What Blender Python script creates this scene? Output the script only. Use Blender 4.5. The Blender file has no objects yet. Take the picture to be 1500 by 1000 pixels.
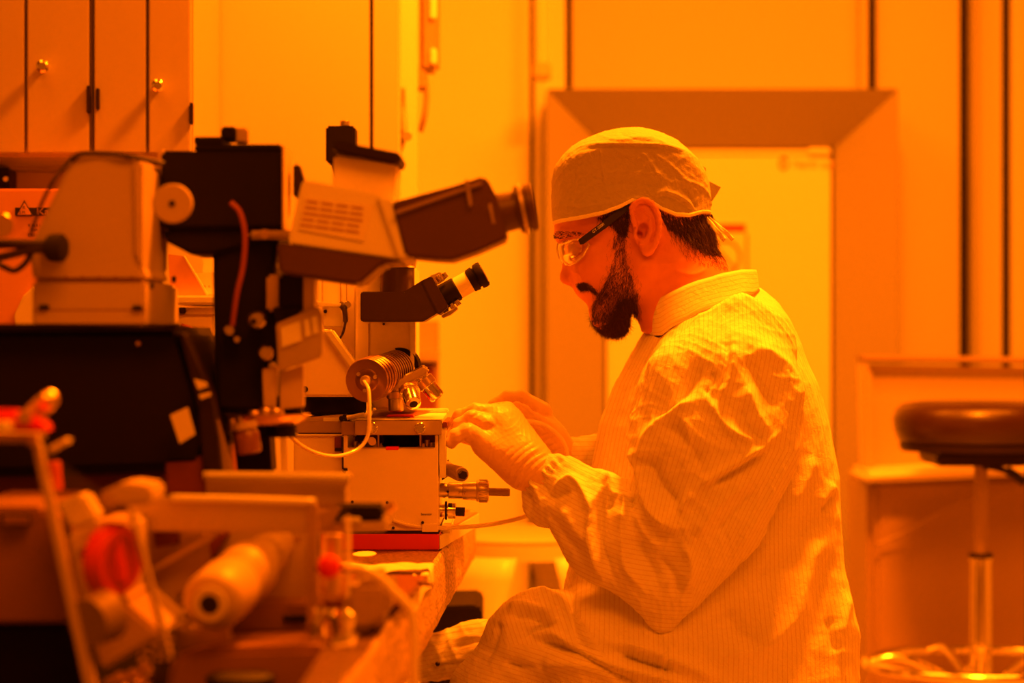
import bpy, bmesh, math, random
import numpy as np
from mathutils import Vector, Matrix
random.seed(4); np.random.seed(4)
PI = math.pi
C = bpy.context.scene.collection
F = 3542.0; CAMZ = 1.0

# ---------------------------------------------------------------- camera, world, lights, exposure
cam_d = bpy.data.cameras.new('camera'); cam = bpy.data.objects.new('camera', cam_d); C.objects.link(cam)
cam.location = (0, 0, CAMZ); cam.rotation_euler = (PI/2, 0, 0)
cam_d.sensor_width = 36; cam_d.lens = 85.0; cam_d.clip_start = .05
cam_d.dof.use_dof = True; cam_d.dof.focus_distance = 3.12; cam_d.dof.aperture_fstop = 3.3
cam_d.dof.aperture_blades = 9
bpy.context.scene.camera = cam
AMBER = (1.0, .157, .0014)
world = bpy.data.worlds.new('world'); bpy.context.scene.world = world
world.use_nodes = True
world.node_tree.nodes['Background'].inputs[0].default_value = (1.0, .135, .0006, 1)
world.node_tree.nodes['Background'].inputs[1].default_value = .34

def area(name, loc, rot, sx, sy, power, col=AMBER, spread=180):
    l = bpy.data.lights.new(name, 'AREA'); l.shape = 'RECTANGLE'; l.size = sx; l.size_y = sy
    l.energy = power; l.color = col; l.spread = math.radians(spread)
    o = bpy.data.objects.new(name, l); C.objects.link(o); o.location = loc; o.rotation_euler = rot
    return o
area('ceiling_or_fill_lamp', (.52, 3.32, 2.62), (0, 0, 0), .32, .32, 148)
area('ceiling_or_fill_lamp', (-.5, 4.4, 2.62), (0, 0, 0), 1.0, .6, 40)
area('ceiling_or_fill_lamp', (1.0, 4.0, 2.62), (math.radians(14), 0, 0), 1.5, .6, 62)
area('ceiling_or_fill_lamp', (-.9, 2.9, 2.62), (0, 0, 0), .6, 1.0, 12)
area('ceiling_or_fill_lamp', (.5, 1.2, 2.62), (math.radians(18), 0, 0), 1.6, .8, 41)  # fill lamp added above the camera to lift the camera-facing sides
sc = bpy.context.scene
sc.view_settings.view_transform = 'Standard'; sc.view_settings.look = 'None'
sc.view_settings.gamma = 1; sc.view_settings.use_curve_mapping = False
sc.view_settings.exposure = 0.2

# ---------------------------------------------------------------- helpers
YOFF = 0.0
def W(px, py, Y):
    Y = Y+YOFF
    return Vector(((px-750)*Y/F, Y, CAMZ-(py-500)*Y/F))

def mat(name, col, rough=.5, metal=0., nscale=0, namt=.15, bump=0., bscale=200, coat=0, spec=.5, aniso=None):
    m = bpy.data.materials.new(name); m.use_nodes = True
    nt = m.node_tree; b = nt.nodes['Principled BSDF']
    b.inputs['Base Color'].default_value = (*col, 1); b.inputs['Roughness'].default_value = rough
    b.inputs['Metallic'].default_value = metal; b.inputs['Specular IOR Level'].default_value = spec
    b.inputs['Coat Weight'].default_value = coat
    tc = nt.nodes.new('ShaderNodeTexCoord')
    if nscale:
        n = nt.nodes.new('ShaderNodeTexNoise'); n.inputs['Scale'].default_value = nscale; n.inputs['Detail'].default_value = 4
        nt.links.new(tc.outputs['Object'], n.inputs['Vector'])
        r = nt.nodes.new('ShaderNodeMix'); r.data_type = 'RGBA'
        r.inputs[6].default_value = (*[c*(1-namt) for c in col], 1); r.inputs[7].default_value = (*[min(1, c*(1+namt)) for c in col], 1)
        nt.links.new(n.outputs['Fac'], r.inputs[0]); nt.links.new(r.outputs[2], b.inputs['Base Color'])
    if bump:
        n2 = nt.nodes.new('ShaderNodeTexNoise'); n2.inputs['Scale'].default_value = bscale; n2.inputs['Detail'].default_value = 3
        nt.links.new(tc.outputs['Object'], n2.inputs['Vector'])
        bp = nt.nodes.new('ShaderNodeBump'); bp.inputs['Strength'].default_value = bump; bp.inputs['Distance'].default_value = .002
        nt.links.new(n2.outputs['Fac'], bp.inputs['Height']); nt.links.new(bp.outputs[0], b.inputs['Normal'])
    return m

M = {}
M['wall'] = mat('wall_paint', (.57, .54, .49), .55, nscale=.6, namt=.05)
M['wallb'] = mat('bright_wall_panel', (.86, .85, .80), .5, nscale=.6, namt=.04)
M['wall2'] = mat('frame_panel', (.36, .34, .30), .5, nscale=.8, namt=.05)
M['floor'] = mat('floor_vinyl', (.45, .38, .3), .35, nscale=3)
M['white'] = mat('white_enamel', (.92, .84, .74), .42, nscale=6, namt=.05, bump=.05, bscale=400)
M['white2'] = mat('bright_white_enamel', (.86, .84, .78), .35, nscale=5, namt=.03)
M['beige'] = mat('beige_paint', (.60, .47, .34), .45, nscale=3, namt=.08)
M['cabinet'] = mat('cabinet_laminate', (.43, .35, .26), .3, nscale=2, namt=.06, coat=.2)
M['black'] = mat('black_paint', (.009, .004, .003), .6, nscale=10, namt=.3, spec=.22)
M['blackm'] = mat('black_anodised', (.022, .009, .007), .5, .1, nscale=20, namt=.2, spec=.3)
M['black2'] = mat('dark_brown_black_paint', (.09, .04, .028), .42, nscale=10, namt=.2)
M['black3'] = mat('brown_black_enamel', (.050, .022, .016), .36, nscale=10, namt=.2)
M['fin'] = mat('dark_metal_fin', (.34, .20, .13), .28, .9)
M['sinkbody'] = mat('cabinet_side_panel', (.34, .24, .16), .5, nscale=2, namt=.06)
M['rubber'] = mat('black_rubber', (.02, .012, .01), .7)
M['dark'] = mat('dark_gap', (.02, .01, .01), .9)
M['chrome'] = mat('chrome', (.92, .88, .8), .12, 1.0)
M['brushed'] = mat('brushed_steel', (.66, .58, .50), .33, 1.0, nscale=60, namt=.12)
M['alu'] = mat('aluminium', (.62, .52, .42), .45, .75, nscale=30, namt=.1)
M['brass'] = mat('brass', (.8, .6, .3), .3, 1.0)
M['red'] = mat('red_enamel', (.80, .035, .05), .3, nscale=12, namt=.08, coat=.4)
M['redp'] = mat('red_plastic', (.85, .02, .04), .4)
M['redbrown'] = mat('red_brown_plate', (.20, .045, .035), .3, nscale=9, namt=.1)
M['darkred'] = mat('dark_red_paint', (.20, .04, .035), .5, nscale=5, namt=.2)
M['cable'] = mat('dark_cable', (.04, .02, .015), .5)
M['tube'] = mat('pale_tube', (.88, .80, .68), .18, coat=.5)
M['redtube'] = mat('red_cable', (.34, .08, .04), .4)
M['dull'] = mat('dull_red_beige_paint', (.30, .15, .09), .5, nscale=3, namt=.1)
M['card'] = mat('cardboard', (.78, .38, .26), .7, nscale=6, namt=.05)
M['paper'] = mat('paper', (.86, .80, .68), .8, nscale=30, namt=.05)
M['tissue'] = mat('tissue', (.88, .8, .66), .85, bump=.6, bscale=90)
M['ink'] = mat('ink', (.025, .012, .012), .6)
M['inkred'] = mat('red_ink', (.55, .05, .03), .7)
M['inkpale'] = mat('pale_ink', (.45, .24, .12), .7)
M['purple'] = mat('purple_plastic', (.25, .09, .16), .3, coat=.4)
M['leather'] = mat('black_vinyl_seat', (.035, .012, .010), .34, bump=.15, bscale=120, coat=.1)
M['slatgrey'] = mat('grey_plastic', (.36, .26, .18), .5)

def speckle():
    m = bpy.data.materials.new('speckled_granite'); m.use_nodes = True; nt = m.node_tree; b = nt.nodes['Principled BSDF']
    tc = nt.nodes.new('ShaderNodeTexCoord')
    geo = nt.nodes.new('ShaderNodeNewGeometry'); sep = nt.nodes.new('ShaderNodeSeparateXYZ')
    v = nt.nodes.new('ShaderNodeTexNoise'); v.inputs['Scale'].default_value = 260; v.inputs['Detail'].default_value = 2
    nt.links.new(tc.outputs['Object'], v.inputs['Vector'])
    r = nt.nodes.new('ShaderNodeValToRGB'); e = r.color_ramp.elements
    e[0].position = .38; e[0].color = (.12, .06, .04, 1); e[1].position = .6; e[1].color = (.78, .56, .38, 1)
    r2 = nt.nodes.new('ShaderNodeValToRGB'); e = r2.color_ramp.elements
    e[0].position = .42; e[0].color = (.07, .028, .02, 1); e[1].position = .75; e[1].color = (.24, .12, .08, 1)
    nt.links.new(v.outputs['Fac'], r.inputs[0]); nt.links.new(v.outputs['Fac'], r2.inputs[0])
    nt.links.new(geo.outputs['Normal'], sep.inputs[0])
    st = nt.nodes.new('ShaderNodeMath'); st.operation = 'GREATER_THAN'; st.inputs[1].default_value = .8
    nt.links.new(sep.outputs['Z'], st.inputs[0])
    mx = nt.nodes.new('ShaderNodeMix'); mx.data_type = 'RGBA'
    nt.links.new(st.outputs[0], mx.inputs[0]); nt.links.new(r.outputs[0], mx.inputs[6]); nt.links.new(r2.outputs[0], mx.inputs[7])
    nt.links.new(mx.outputs[2], b.inputs['Base Color']); b.inputs['Roughness'].default_value = .45
    bp = nt.nodes.new('ShaderNodeBump'); bp.inputs['Strength'].default_value = .5; bp.inputs['Distance'].default_value = .001
    nt.links.new(v.outputs['Fac'], bp.inputs['Height']); nt.links.new(bp.outputs[0], b.inputs['Normal'])
    return m
M['granite'] = speckle()

def clear(name, tint, gloss=.12, rough=.04):
    m = bpy.data.materials.new(name); m.use_nodes = True; nt = m.node_tree
    nt.nodes.remove(nt.nodes['Principled BSDF']); out = nt.nodes['Material Output']
    t = nt.nodes.new('ShaderNodeBsdfTransparent'); t.inputs[0].default_value = (*tint, 1)
    g = nt.nodes.new('ShaderNodeBsdfGlossy'); g.inputs['Roughness'].default_value = rough; g.inputs[0].default_value = (1, 1, 1, 1)
    lw = nt.nodes.new('ShaderNodeLayerWeight'); lw.inputs[0].default_value = .35
    mp = nt.nodes.new('ShaderNodeMath'); mp.operation = 'MULTIPLY_ADD'; mp.inputs[1].default_value = .8; mp.inputs[2].default_value = gloss
    nt.links.new(lw.outputs['Facing'], mp.inputs[0])
    mx = nt.nodes.new('ShaderNodeMixShader'); nt.links.new(mp.outputs[0], mx.inputs[0])
    nt.links.new(t.outputs[0], mx.inputs[1]); nt.links.new(g.outputs[0], mx.inputs[2]); nt.links.new(mx.outputs[0], out.inputs[0])
    return m
M['lens'] = clear('clear_lens', (.96, .94, .9), .10)
M['acrylic'] = clear('clear_acrylic', (.93, .86, .78), .04)

def empty(name, loc, label=None, cat=None, group=None):
    o = bpy.data.objects.new(name, None); C.objects.link(o); o.location = loc; o.empty_display_size = .05
    if label: tag(o, label, cat, group)
    return o
def tag(o, label, cat, group=None):
    o['label'] = label; o['category'] = cat
    if group: o['group'] = group
    return o
def link(name, me, m, parent=None, smooth=False):
    o = bpy.data.objects.new(name, me); C.objects.link(o)
    if m is not None: me.materials.append(m)
    if smooth: me.polygons.foreach_set('use_smooth', [True]*len(me.polygons))
    if parent:
        q = parent; off = Vector((0, 0, 0))
        while q: off += q.location; q = q.parent
        o.parent = parent; me.transform(Matrix.Translation(-off))
    return o
def from_bm(name, bm, m, parent=None, smooth=False, bevel=0, seg=2):
    bmesh.ops.recalc_face_normals(bm, faces=bm.faces[:])
    if bevel:
        es = [e for e in bm.edges if len(e.link_faces) == 2 and e.calc_face_angle(0) > .5]
        bmesh.ops.bevel(bm, geom=es, offset=bevel, segments=seg, affect='EDGES', clamp_overlap=True)
    me = bpy.data.meshes.new(name); bm.to_mesh(me); bm.free()
    if not parent:      # top-level mesh: origin at its base centre
        vs = [v.co for v in me.vertices]
        c = Vector(((min(v.x for v in vs)+max(v.x for v in vs))/2, (min(v.y for v in vs)+max(v.y for v in vs))/2, min(v.z for v in vs)))
        me.transform(Matrix.Translation(-c)); o = link(name, me, m, None, smooth); o.location = c
        return o
    return link(name, me, m, parent, smooth)

def prism(name, poly, Y0, Y1, m, parent=None, bevel=.0015, hole=None):
    """outline measured at depth Y0, given real thickness back to Y1"""
    bm = bmesh.new()
    f = [bm.verts.new(W(x, y, Y0)) for x, y in poly]
    b = [bm.verts.new((v.co.x, Y1+YOFF, v.co.z)) for v in f]
    n = len(f)
    bm.faces.new(f); bm.faces.new(b[::-1])
    for i in range(n): bm.faces.new((f[i], f[(i+1) % n], b[(i+1) % n], b[i]))
    return from_bm(name, bm, m, parent, bevel=bevel)
def box(name, x0, y0, x1, y1, Y0, Y1, m, parent=None, bevel=.0015):
    return prism(name, [(x0, y0), (x1, y0), (x1, y1), (x0, y1)], Y0, Y1, m, parent, bevel)
def wbox(name, lo, hi, m, parent=None, bevel=0):
    bm = bmesh.new(); bmesh.ops.create_cube(bm, size=1)
    for v in bm.verts: v.co = Vector([lo[i]+(v.co[i]+.5)*(hi[i]-lo[i]) for i in range(3)])
    return from_bm(name, bm, m, parent, bevel=bevel)
def lathe(name, p0, p1, prof, m, parent=None, n=40, smooth=True):
    """prof: (t along axis 0..1 in axis lengths, radius in metres)"""
    bm = bmesh.new(); a = (p1-p0); L = a.length; a.normalize()
    u = a.orthogonal().normalized(); v = a.cross(u)
    rings = []
    for t, r in prof:
        if r <= 1e-6: rings.append([bm.verts.new(p0+a*L*t)])
        else: rings.append([bm.verts.new(p0+a*L*t+(u*math.cos(2*PI*k/n)+v*math.sin(2*PI*k/n))*r) for k in range(n)])
    for A, B in zip(rings, rings[1:]):
        for k in range(n):
            k2 = (k+1) % n
            if len(A) == 1 and len(B) == 1: continue
            if len(A) == 1: bm.faces.new((A[0], B[k], B[k2]))
            elif len(B) == 1: bm.faces.new((A[k], B[0], A[k2]))
            else: bm.faces.new((A[k], B[k], B[k2], A[k2]))
    if len(rings[0]) > 1: bm.faces.new(rings[0])
    if len(rings[-1]) > 1: bm.faces.new(rings[-1][::-1])
    o = from_bm(name, bm, m, parent, smooth=smooth)
    if smooth: sharp(o)
    return o
def sharp(o, ang=.7):
    me = o.data
    bm = bmesh.new(); bm.from_mesh(me)
    for e in bm.edges:
        if len(e.link_faces) == 2 and e.calc_face_angle(0) > ang: e.smooth = False
    bm.to_mesh(me); bm.free()
def cyl(name, p0, p1, r, m, parent=None, n=32, bev=.06):
    return lathe(name, p0, p1, [(0, 0), (0, r*(1-bev)), (bev*r/(p1-p0).length, r), (1-bev*r/(p1-p0).length, r), (1, r*(1-bev)), (1, 0)], m, parent, n)
def catmull(pts, k=8):
    P = [Vector(p) for p in pts]; P = [P[0]*2-P[1]]+P+[P[-1]*2-P[-2]]; out = []
    for i in range(1, len(P)-2):
        for j in range(k):
            t = j/k; a, b, c, d = P[i-1:i+3]
            out.append(.5*((2*b)+(-a+c)*t+(2*a-5*b+4*c-d)*t*t+(-a+3*b-3*c+d)*t**3))
    out.append(P[-2]); return out
def tube(name, pts, r, m, parent=None, n=10, smoothpath=True, k=8):
    P = catmull(pts, k) if smoothpath else [Vector(p) for p in pts]
    bm = bmesh.new(); rings = []; u = None
    for i, p in enumerate(P):
        a = (P[min(i+1, len(P)-1)]-P[max(i-1, 0)]).normalized()
        u = a.orthogonal().normalized() if u is None else (u-a*u.dot(a)).normalized()
        v = a.cross(u); rr = r[min(i*len(r)//len(P), len(r)-1)] if isinstance(r, (list, tuple)) else r
        rings.append([bm.verts.new(p+(u*math.cos(2*PI*q/n)+v*math.sin(2*PI*q/n))*rr) for q in range(n)])
    for A, B in zip(rings, rings[1:]):
        for q in range(n): bm.faces.new((A[q], B[q], B[(q+1) % n], A[(q+1) % n]))
    bm.faces.new(rings[0]); bm.faces.new(rings[-1][::-1])
    return from_bm(name, bm, m, parent, smooth=True)
def text(name, s, loc, size, m, parent=None, rot=(PI/2, 0, 0), ext=.0002, sx=1, align='LEFT'):
    cu = bpy.data.curves.new(name, 'FONT'); cu.body = s; cu.size = size; cu.extrude = ext; cu.align_x = align; cu.resolution_u = 3
    t = bpy.data.objects.new(name, cu); C.objects.link(t); bpy.context.view_layer.update()
    me = bpy.data.meshes.new_from_object(t); bpy.data.objects.remove(t)
    from mathutils import Euler
    me.transform(Matrix.Translation(loc) @ Euler(rot).to_matrix().to_4x4() @ Matrix.Diagonal((sx, 1, 1, 1)))
    me.materials.clear()
    return link(name, me, m, parent)
def sheet(name, grid, m, parent=None, thick=.0006, smooth=True):
    """grid of points -> thin solid sheet"""
    R, Cc = len(grid), len(grid[0]); bm = bmesh.new()
    V = [[bm.verts.new(p) for p in row] for row in grid]
    for i in range(R-1):
        for j in range(Cc-1): bm.faces.new((V[i][j], V[i][j+1], V[i+1][j+1], V[i+1][j]))
    bmesh.ops.recalc_face_normals(bm, faces=bm.faces[:])
    o = from_bm(name, bm, m, parent, smooth=smooth)
    s = o.modifiers.new('solid', 'SOLIDIFY'); s.thickness = thick; s.offset = 0
    return o
def struct(o): o['kind'] = 'structure'; return o
# ================================================================ the setting
struct(wbox('floor', (-3.2, -1.0, -.06), (3.4, 6.2, 0), M['floor']))
struct(wbox('ceiling', (-3.2, -1.0, 2.72), (3.4, 6.2, 2.8), M['wall']))
struct(wbox('wall_left', (-3.3, -1.0, 0), (-3.2, 6.2, 2.72), M['wall']))
struct(wbox('wall_right', (3.4, -1.0, 0), (3.5, 6.2, 2.72), M['wall']))
bw = struct(wbox('wall_back', (-3.2, 5.9, 0), (3.4, 6.0, 2.72), M['wall']))
def X(px, Y): return (px-750)*Y/F
def Zp(py, Y): return CAMZ-(py-500)*Y/F
# partition behind the left bench, its end face and dark joint
struct(wbox('wall_partition', (-3.2, 3.95, 0), (X(541, 3.95), 4.05, 2.72), M['wall']))
struct(wbox('trim_1', (X(541, 3.95), 3.965, 0), (X(547, 3.95), 4.035, 2.72), M['dark']))
struct(wbox('wall_pier', (X(547, 3.95), 3.95, 0), (X(583, 3.95), 4.05, 2.72), M['wall']))
struct(wbox('trim_2', (X(583, 4.3), 4.25, 0), (X(612, 4.3), 4.33, 2.72), M['white2']))
# wall panels of the back wall, proud of the dark joints
def panel(x0, x1, z0, z1, m='wall', Y=5.86):
    o = wbox('wall_panel', (X(x0, Y), Y, z0), (X(x1, Y), Y+.039, z1), M[m], bw, bevel=.004)
    return o
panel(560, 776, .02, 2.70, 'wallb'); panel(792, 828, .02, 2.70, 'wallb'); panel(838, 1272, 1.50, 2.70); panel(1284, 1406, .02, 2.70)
panel(1421, 1468, .02, 2.70); panel(1481, 1800, .02, 2.70); panel(838, 1272, .02, 1.49)
for i, (x0, x1) in enumerate(((776, 783), (828, 838), (1272, 1283), (1408, 1419), (1470, 1480))):
    struct(wbox('trim_%d' % (i+3), (X(x0, 5.86), 5.875, 0), (X(x1, 5.86), 5.898, 2.70), M['dark']))
struct(wbox('trim_8', (X(784, 5.7), 5.84, 0), (X(793, 5.7), 5.862, 2.7), M['white2'], bevel=.004))
struct(wbox('trim_9', (X(1424, 5.8), 5.80, 0), (X(1434, 5.8), 5.86, 2.7), M['wall2'], bevel=.004))
struct(wbox('trim_10', (X(1262, 5.8), 5.80, 1.5), (X(1270, 5.8), 5.86, 2.7), M['wall'], bevel=.004))
# conduit with a clamp, beside the joint
e = empty('wall_conduit', W(796, 100, 5.6), 'narrow vertical pipe with a dark clamp, on the wall left of the masked-off doorway frame', 'pipe')
cyl('pipe', W(794, -160, 5.6), W(794, 100, 5.6), .010, M['white'], e)
box('clamp', 781, 90, 808, 115, 5.56, 5.62, M['beige'], e, .006)

# splayed frame round the cleanroom oven
Yf, Yb = 5.58, 5.72
fr = empty('oven_surround', W(1060, 900, 5.6), 'wide pale splayed frame with a mitred corner around the tall white cabinet', 'frame')
def frame_piece(name, q, back, m):
    bm = bmesh.new(); a = [bm.verts.new(p) for p in q]; b = [bm.verts.new(Vector((p.x, back, p.z))) for p in q]
    bm.faces.new(a); bm.faces.new(b[::-1])
    for i in range(4): bm.faces.new((a[i], a[(i+1) % 4], b[(i+1) % 4], b[i]))
    return from_bm(name, bm, m, fr, bevel=.002)
ro = lambda x, y: W(x, y, Yf); ri = lambda x, y: W(x, y, Yb)
zb = 2100
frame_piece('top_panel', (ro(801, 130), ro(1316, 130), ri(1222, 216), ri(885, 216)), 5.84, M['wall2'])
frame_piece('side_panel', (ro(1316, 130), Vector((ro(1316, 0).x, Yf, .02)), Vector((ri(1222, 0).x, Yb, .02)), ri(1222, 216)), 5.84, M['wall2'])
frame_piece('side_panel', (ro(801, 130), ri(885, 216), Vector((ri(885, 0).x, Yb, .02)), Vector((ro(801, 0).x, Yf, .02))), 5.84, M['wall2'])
# the white cabinet in it
ov = empty('storage_cabinet', Vector((ri(1053, 0).x, 5.74, 0)), 'tall white cabinet door with grey lettering at its top corner, behind the seated man', 'cabinet')
wbox('cabinet_body', (X(886, 5.72)+.004, 5.755, .02), (X(1221, 5.72)-.004, 5.85, Zp(217, 5.72)), M['wall'], ov, .004)
wbox('door', (X(889, 5.72), 5.722, .05), (X(1218, 5.72), 5.752, Zp(228, 5.72)), M['white2'], ov, .006)
wbox('top_rail', (X(889, 5.72), 5.727, Zp(226, 5.72)), (X(1218, 5.72), 5.752, Zp(218, 5.72)), M['white2'], ov, .002)
wbox('hinge_cover', (X(1184, 5.72), 5.712, Zp(226, 5.72)), (X(1215, 5.72), 5.727, Zp(217, 5.72)), M['white2'], ov, .002)
text('lettering', 'Nertir aut', W(1162, 246, 5.7195), .030, M['inkpale'], ov, sx=.78)
tube('emblem', [W(1148+6*math.cos(a*PI/6), 239+8*math.sin(a*PI/6), 5.7195) for a in range(13)], .0028, M['inkpale'], ov, n=6, k=2)
text('emblem_mark', '/', W(1145, 243, 5.7195), .02, M['inkpale'], ov)
# notice stuck on it
nt_ = empty('notice', W(1060, 400, 5.72), 'paper notice with a red header strip and a round sign, stuck on the white cabinet', 'notice')
box('sheet', 1020, 326, 1096, 425, 5.7195, 5.7215, M['paper'], nt_, 0)
box('header_strip', 1022, 328, 1092, 340, 5.7185, 5.7193, M['inkred'], nt_, 0)
box('border_line', 1092, 342, 1096, 425, 5.7187, 5.7193, M['inkpale'], nt_, 0)
tube('round_sign', [W(1062+22*math.cos(a*PI/8), 376+24*math.sin(a*PI/8), 5.717) for a in range(17)], .0035, M['inkpale'], nt_, n=6, k=2)
cyl('sign_bar', W(1046, 358, 5.717), W(1078, 394, 5.717), .003, M['inkpale'], nt_, 8)

# ---------------- right: sink cart and stool
sk = empty('sink_cabinet', W(1400, 800, 5.2), 'pale plastic cabinet with a raised rimmed back and a ledge, right of the seated man', 'cabinet')
prism('splash_back', [(1266, 536), (1560, 540), (1560, 690), (1268, 692)], 5.14, 5.2, M['cabinet'], sk, .008)
prism('rim', [(1262, 520), (1566, 524), (1566, 534), (1262, 530)], 5.10, 5.22, M['slatgrey'], sk, .006)
prism('rim_lip', [(1264, 534), (1566, 539), (1566, 545), (1276, 543)], 5.13, 5.15, M['beige'], sk, .003)
prism('side_post', [(1262, 528), (1278, 540), (1282, 690), (1266, 690)], 5.08, 5.16, M['cabinet'], sk, .008)
prism('ledge', [(1264, 690), (1566, 676), (1566, 694), (1268, 708)], 4.98, 5.22, M['white'], sk, .012)
prism('lower_body', [(1282, 706), (1566, 698), (1566, 1200), (1282, 1200)], 5.06, 5.4, M['sinkbody'], sk, .01)
prism('corner_strip', [(1270, 706), (1281, 706), (1281, 1200), (1272, 1200)], 5.1, 5.4, M['slatgrey'], sk, .004)
cb = tube('hanging_cord', [W(1284, 798, 5.04), W(1330, 778, 5.03), W(1400, 740, 5.03), W(1470, 722, 5.03), W(1560, 708, 5.03)], .0035, M['slatgrey'])
tag(cb, 'thin cord lying in a shallow arc across the pale cabinet behind the black stool', 'cord')

def make_stool(base, label, sz, with_lever=True):
    x, y = base; t = empty('lab_stool', (x, y, 0), label, 'stool')
    V = lambda a, b, c: Vector((x+a, y+b, c))
    lathe('seat', V(0, 0, sz-.085), V(0, 0, sz), [(0, 0), (0, .15), (.12, .162), (.35, .169), (.6, .172), (.82, .166), (.95, .150), (1, .12), (1.0, 0)], M['leather'], t, 56)
    lathe('seat_ring', V(0, 0, sz-.096), V(0, 0, sz-.082), [(0, 0), (0, .155), (1, .160), (1, 0)], M['blackm'], t, 56)
    wbox('mounting_plate', (x-.105, y-.105, sz-.122), (x+.105, y+.105, sz-.096), M['blackm'], t, .006)
    cyl('inner_column', V(0, 0, sz-.31), V(0, 0, sz-.122), .0135, M['slatgrey'], t)
    lathe('outer_column', V(0, 0, .16), V(0, 0, sz-.30), [(0, 0), (0, .0225), (.96, .0205), (.965, .0225), (1, .0225), (1, 0)], M['chrome'], t)
    cyl('column_collar', V(0, 0, sz-.307), V(0, 0, sz-.297), .0235, M['blackm'], t)
    if with_lever:
        l = tube('lever', [V(.0, -.03, sz-.126), V(.02, -.05, sz-.128), V(.045, -.06, sz-.135)], .006, M['blackm'], t)
        cyl('lever_grip', V(.038, -.058, sz-.130), V(.073, -.07, sz-.156), .009, M['rubber'], l)
    R = .222; zr = sz-.515
    f = tube('foot_ring', [V(R*math.cos(a*PI/16), R*math.sin(a*PI/16), zr) for a in range(33)], .0105, M['chrome'], t, n=14, k=3)
    for a in range(5):
        an = a*2*PI/5+.6; c, s = math.cos(an), math.sin(an)
        tube('ring_spoke', [V(.02*c, .02*s, zr-.055), V(.08*c, .08*s, zr-.02), V(.16*c, .16*s, zr+.012), V(R*c, R*s, zr)], .009, M['chrome'], t)
        tube('leg', [V(.02*c, .02*s, .17), V(.12*c, .12*s, .15), V(.28*c, .28*s, .085)], [.016, .014, .011], M['chrome'], t)
        w_ = lathe('caster', V(.28*c-.012*s, .28*s+.012*c, .035), V(.28*c+.012*s, .28*s-.012*c, .035), [(0, 0), (0, .030), (.2, .035), (.8, .035), (1, .030), (1, 0)], M['rubber'], t, 24)
        cyl('caster_stem', V(.28*c, .28*s, .05), V(.28*c, .28*s, .09), .007, M['chrome'], w_, 12)
    return t
sY = 4.75
make_stool((X(1437, sY), sY), 'empty round black swivel stool with chrome column and foot ring, at the right edge', Zp(588, sY))
# ================================================================ granite bench
bz = Zp(806, 3.1)                       # bench top height
bx = lambda Y: -.119+(Y-2.172)*.034     # its right edge
def slab():
    bm = bmesh.new(); t = []; N = 46
    bt = bz-.078
    edge = []
    for i in range(N+1):
        Y = 1.75+(3.85-1.75)*i/N
        edge.append((bx(Y)+random.uniform(-.0012, .0012), Y))
    prof = [(-.004, 0), (-.0, -.004), (.003, -.02), (.004, -.06), (.001, -.078)]
    rows = [[bm.verts.new((x+p[0]+random.uniform(-.0006, .0006), Y, bz+p[1])) for (x, Y) in edge] for p in prof]
    for A, B in zip(rows, rows[1:]):
        for i in range(N): bm.faces.new((A[i], A[i+1], B[i+1], B[i]))
    cs = [(-2.2, 3.85), (-2.2, 2.42), (-.165, 2.42), (-.165, 1.75)]
    A = [bm.verts.new((x, y, bz)) for x, y in cs]; B_ = [bm.verts.new((x, y, bt)) for x, y in cs]
    bm.faces.new(rows[0]+A); bm.faces.new((rows[-1]+B_)[::-1])
    bm.faces.new([r[-1] for r in rows]+[B_[0], A[0]])
    bm.faces.new([r[0] for r in rows]+[B_[3], A[3]])
    for i in range(3): bm.faces.new((A[i], A[i+1], B_[i+1], B_[i]))
    return bm
bench = empty('granite_bench', (-.9, 2.8, 0), 'speckled granite slab bench running away under the machines', 'bench')
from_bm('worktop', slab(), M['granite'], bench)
for (x, Y) in ((-.145, 1.95), (-.30, 3.5), (-1.9, 2.5), (-1.9, 3.5)):
    wbox('leg', (x-.02, Y-.04, 0), (x+.02, Y+.04, bz-.078), M['blackm'], bench, .004)
wbox('rail', (-1.9, 3.47, bz-.15), (-.3, 3.53, bz-.078), M['blackm'], bench, .003)

lt = empty('low_table', (-1.0, 2.1, 0), 'low dark table carrying the blurred metal parts in the near left foreground', 'table')
wbox('tabletop', (-2.2, 1.80, .648), (-.17, 2.41, .68), M['blackm'], lt, .003)
for (x, Y) in ((-.23, 1.86), (-.23, 2.35), (-2.1, 1.86), (-2.1, 2.35)): wbox('leg', (x-.025, Y-.025, 0), (x+.025, Y+.025, .648), M['blackm'], lt, .003)

# ================================================================ mask aligner in focus
al = empty('mask_aligner', W(575, 780, 3.2), 'cream lithography machine with a black binocular microscope head and micrometer, under the gloved hands', 'machine')
A0 = 3.10
# red base plate; its lit right side is painted on as a pale strip
bm = bmesh.new()
q = [W(470, 782, A0), W(643, 782, A0)]; zt, zb_ = Zp(782, A0), bz+.0005
pl = [(q[0].x, A0), (q[1].x, A0), (X(700, 3.5), 3.5), (q[0].x, 3.5)]
top = [bm.verts.new((x, y, zt)) for x, y in pl]; bot = [bm.verts.new((x, y, zb_)) for x, y in pl]
bm.faces.new(top); bm.faces.new(bot[::-1])
for i in range(4): bm.faces.new((top[i], top[(i+1) % 4], bot[(i+1) % 4], bot[i]))
base = from_bm('base_plate', bm, M['red'], al, bevel=.001); base['label'] = 'red base plate'
bm = bmesh.new(); x0, x1 = q[1].x+.0006, X(700, 3.5)+.0006
vs = [bm.verts.new(p) for p in ((x0, A0+.002, zt-.002), (x1, 3.5, zt-.002), (x1, 3.5, zb_+.001), (x0, A0+.002, zb_+.001), (x0+.0012, A0+.002, zt-.002), (x1+.0012, 3.5, zt-.002), (x1+.0012, 3.5, zb_+.001), (x0+.0012, A0+.002, zb_+.001))]
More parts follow.
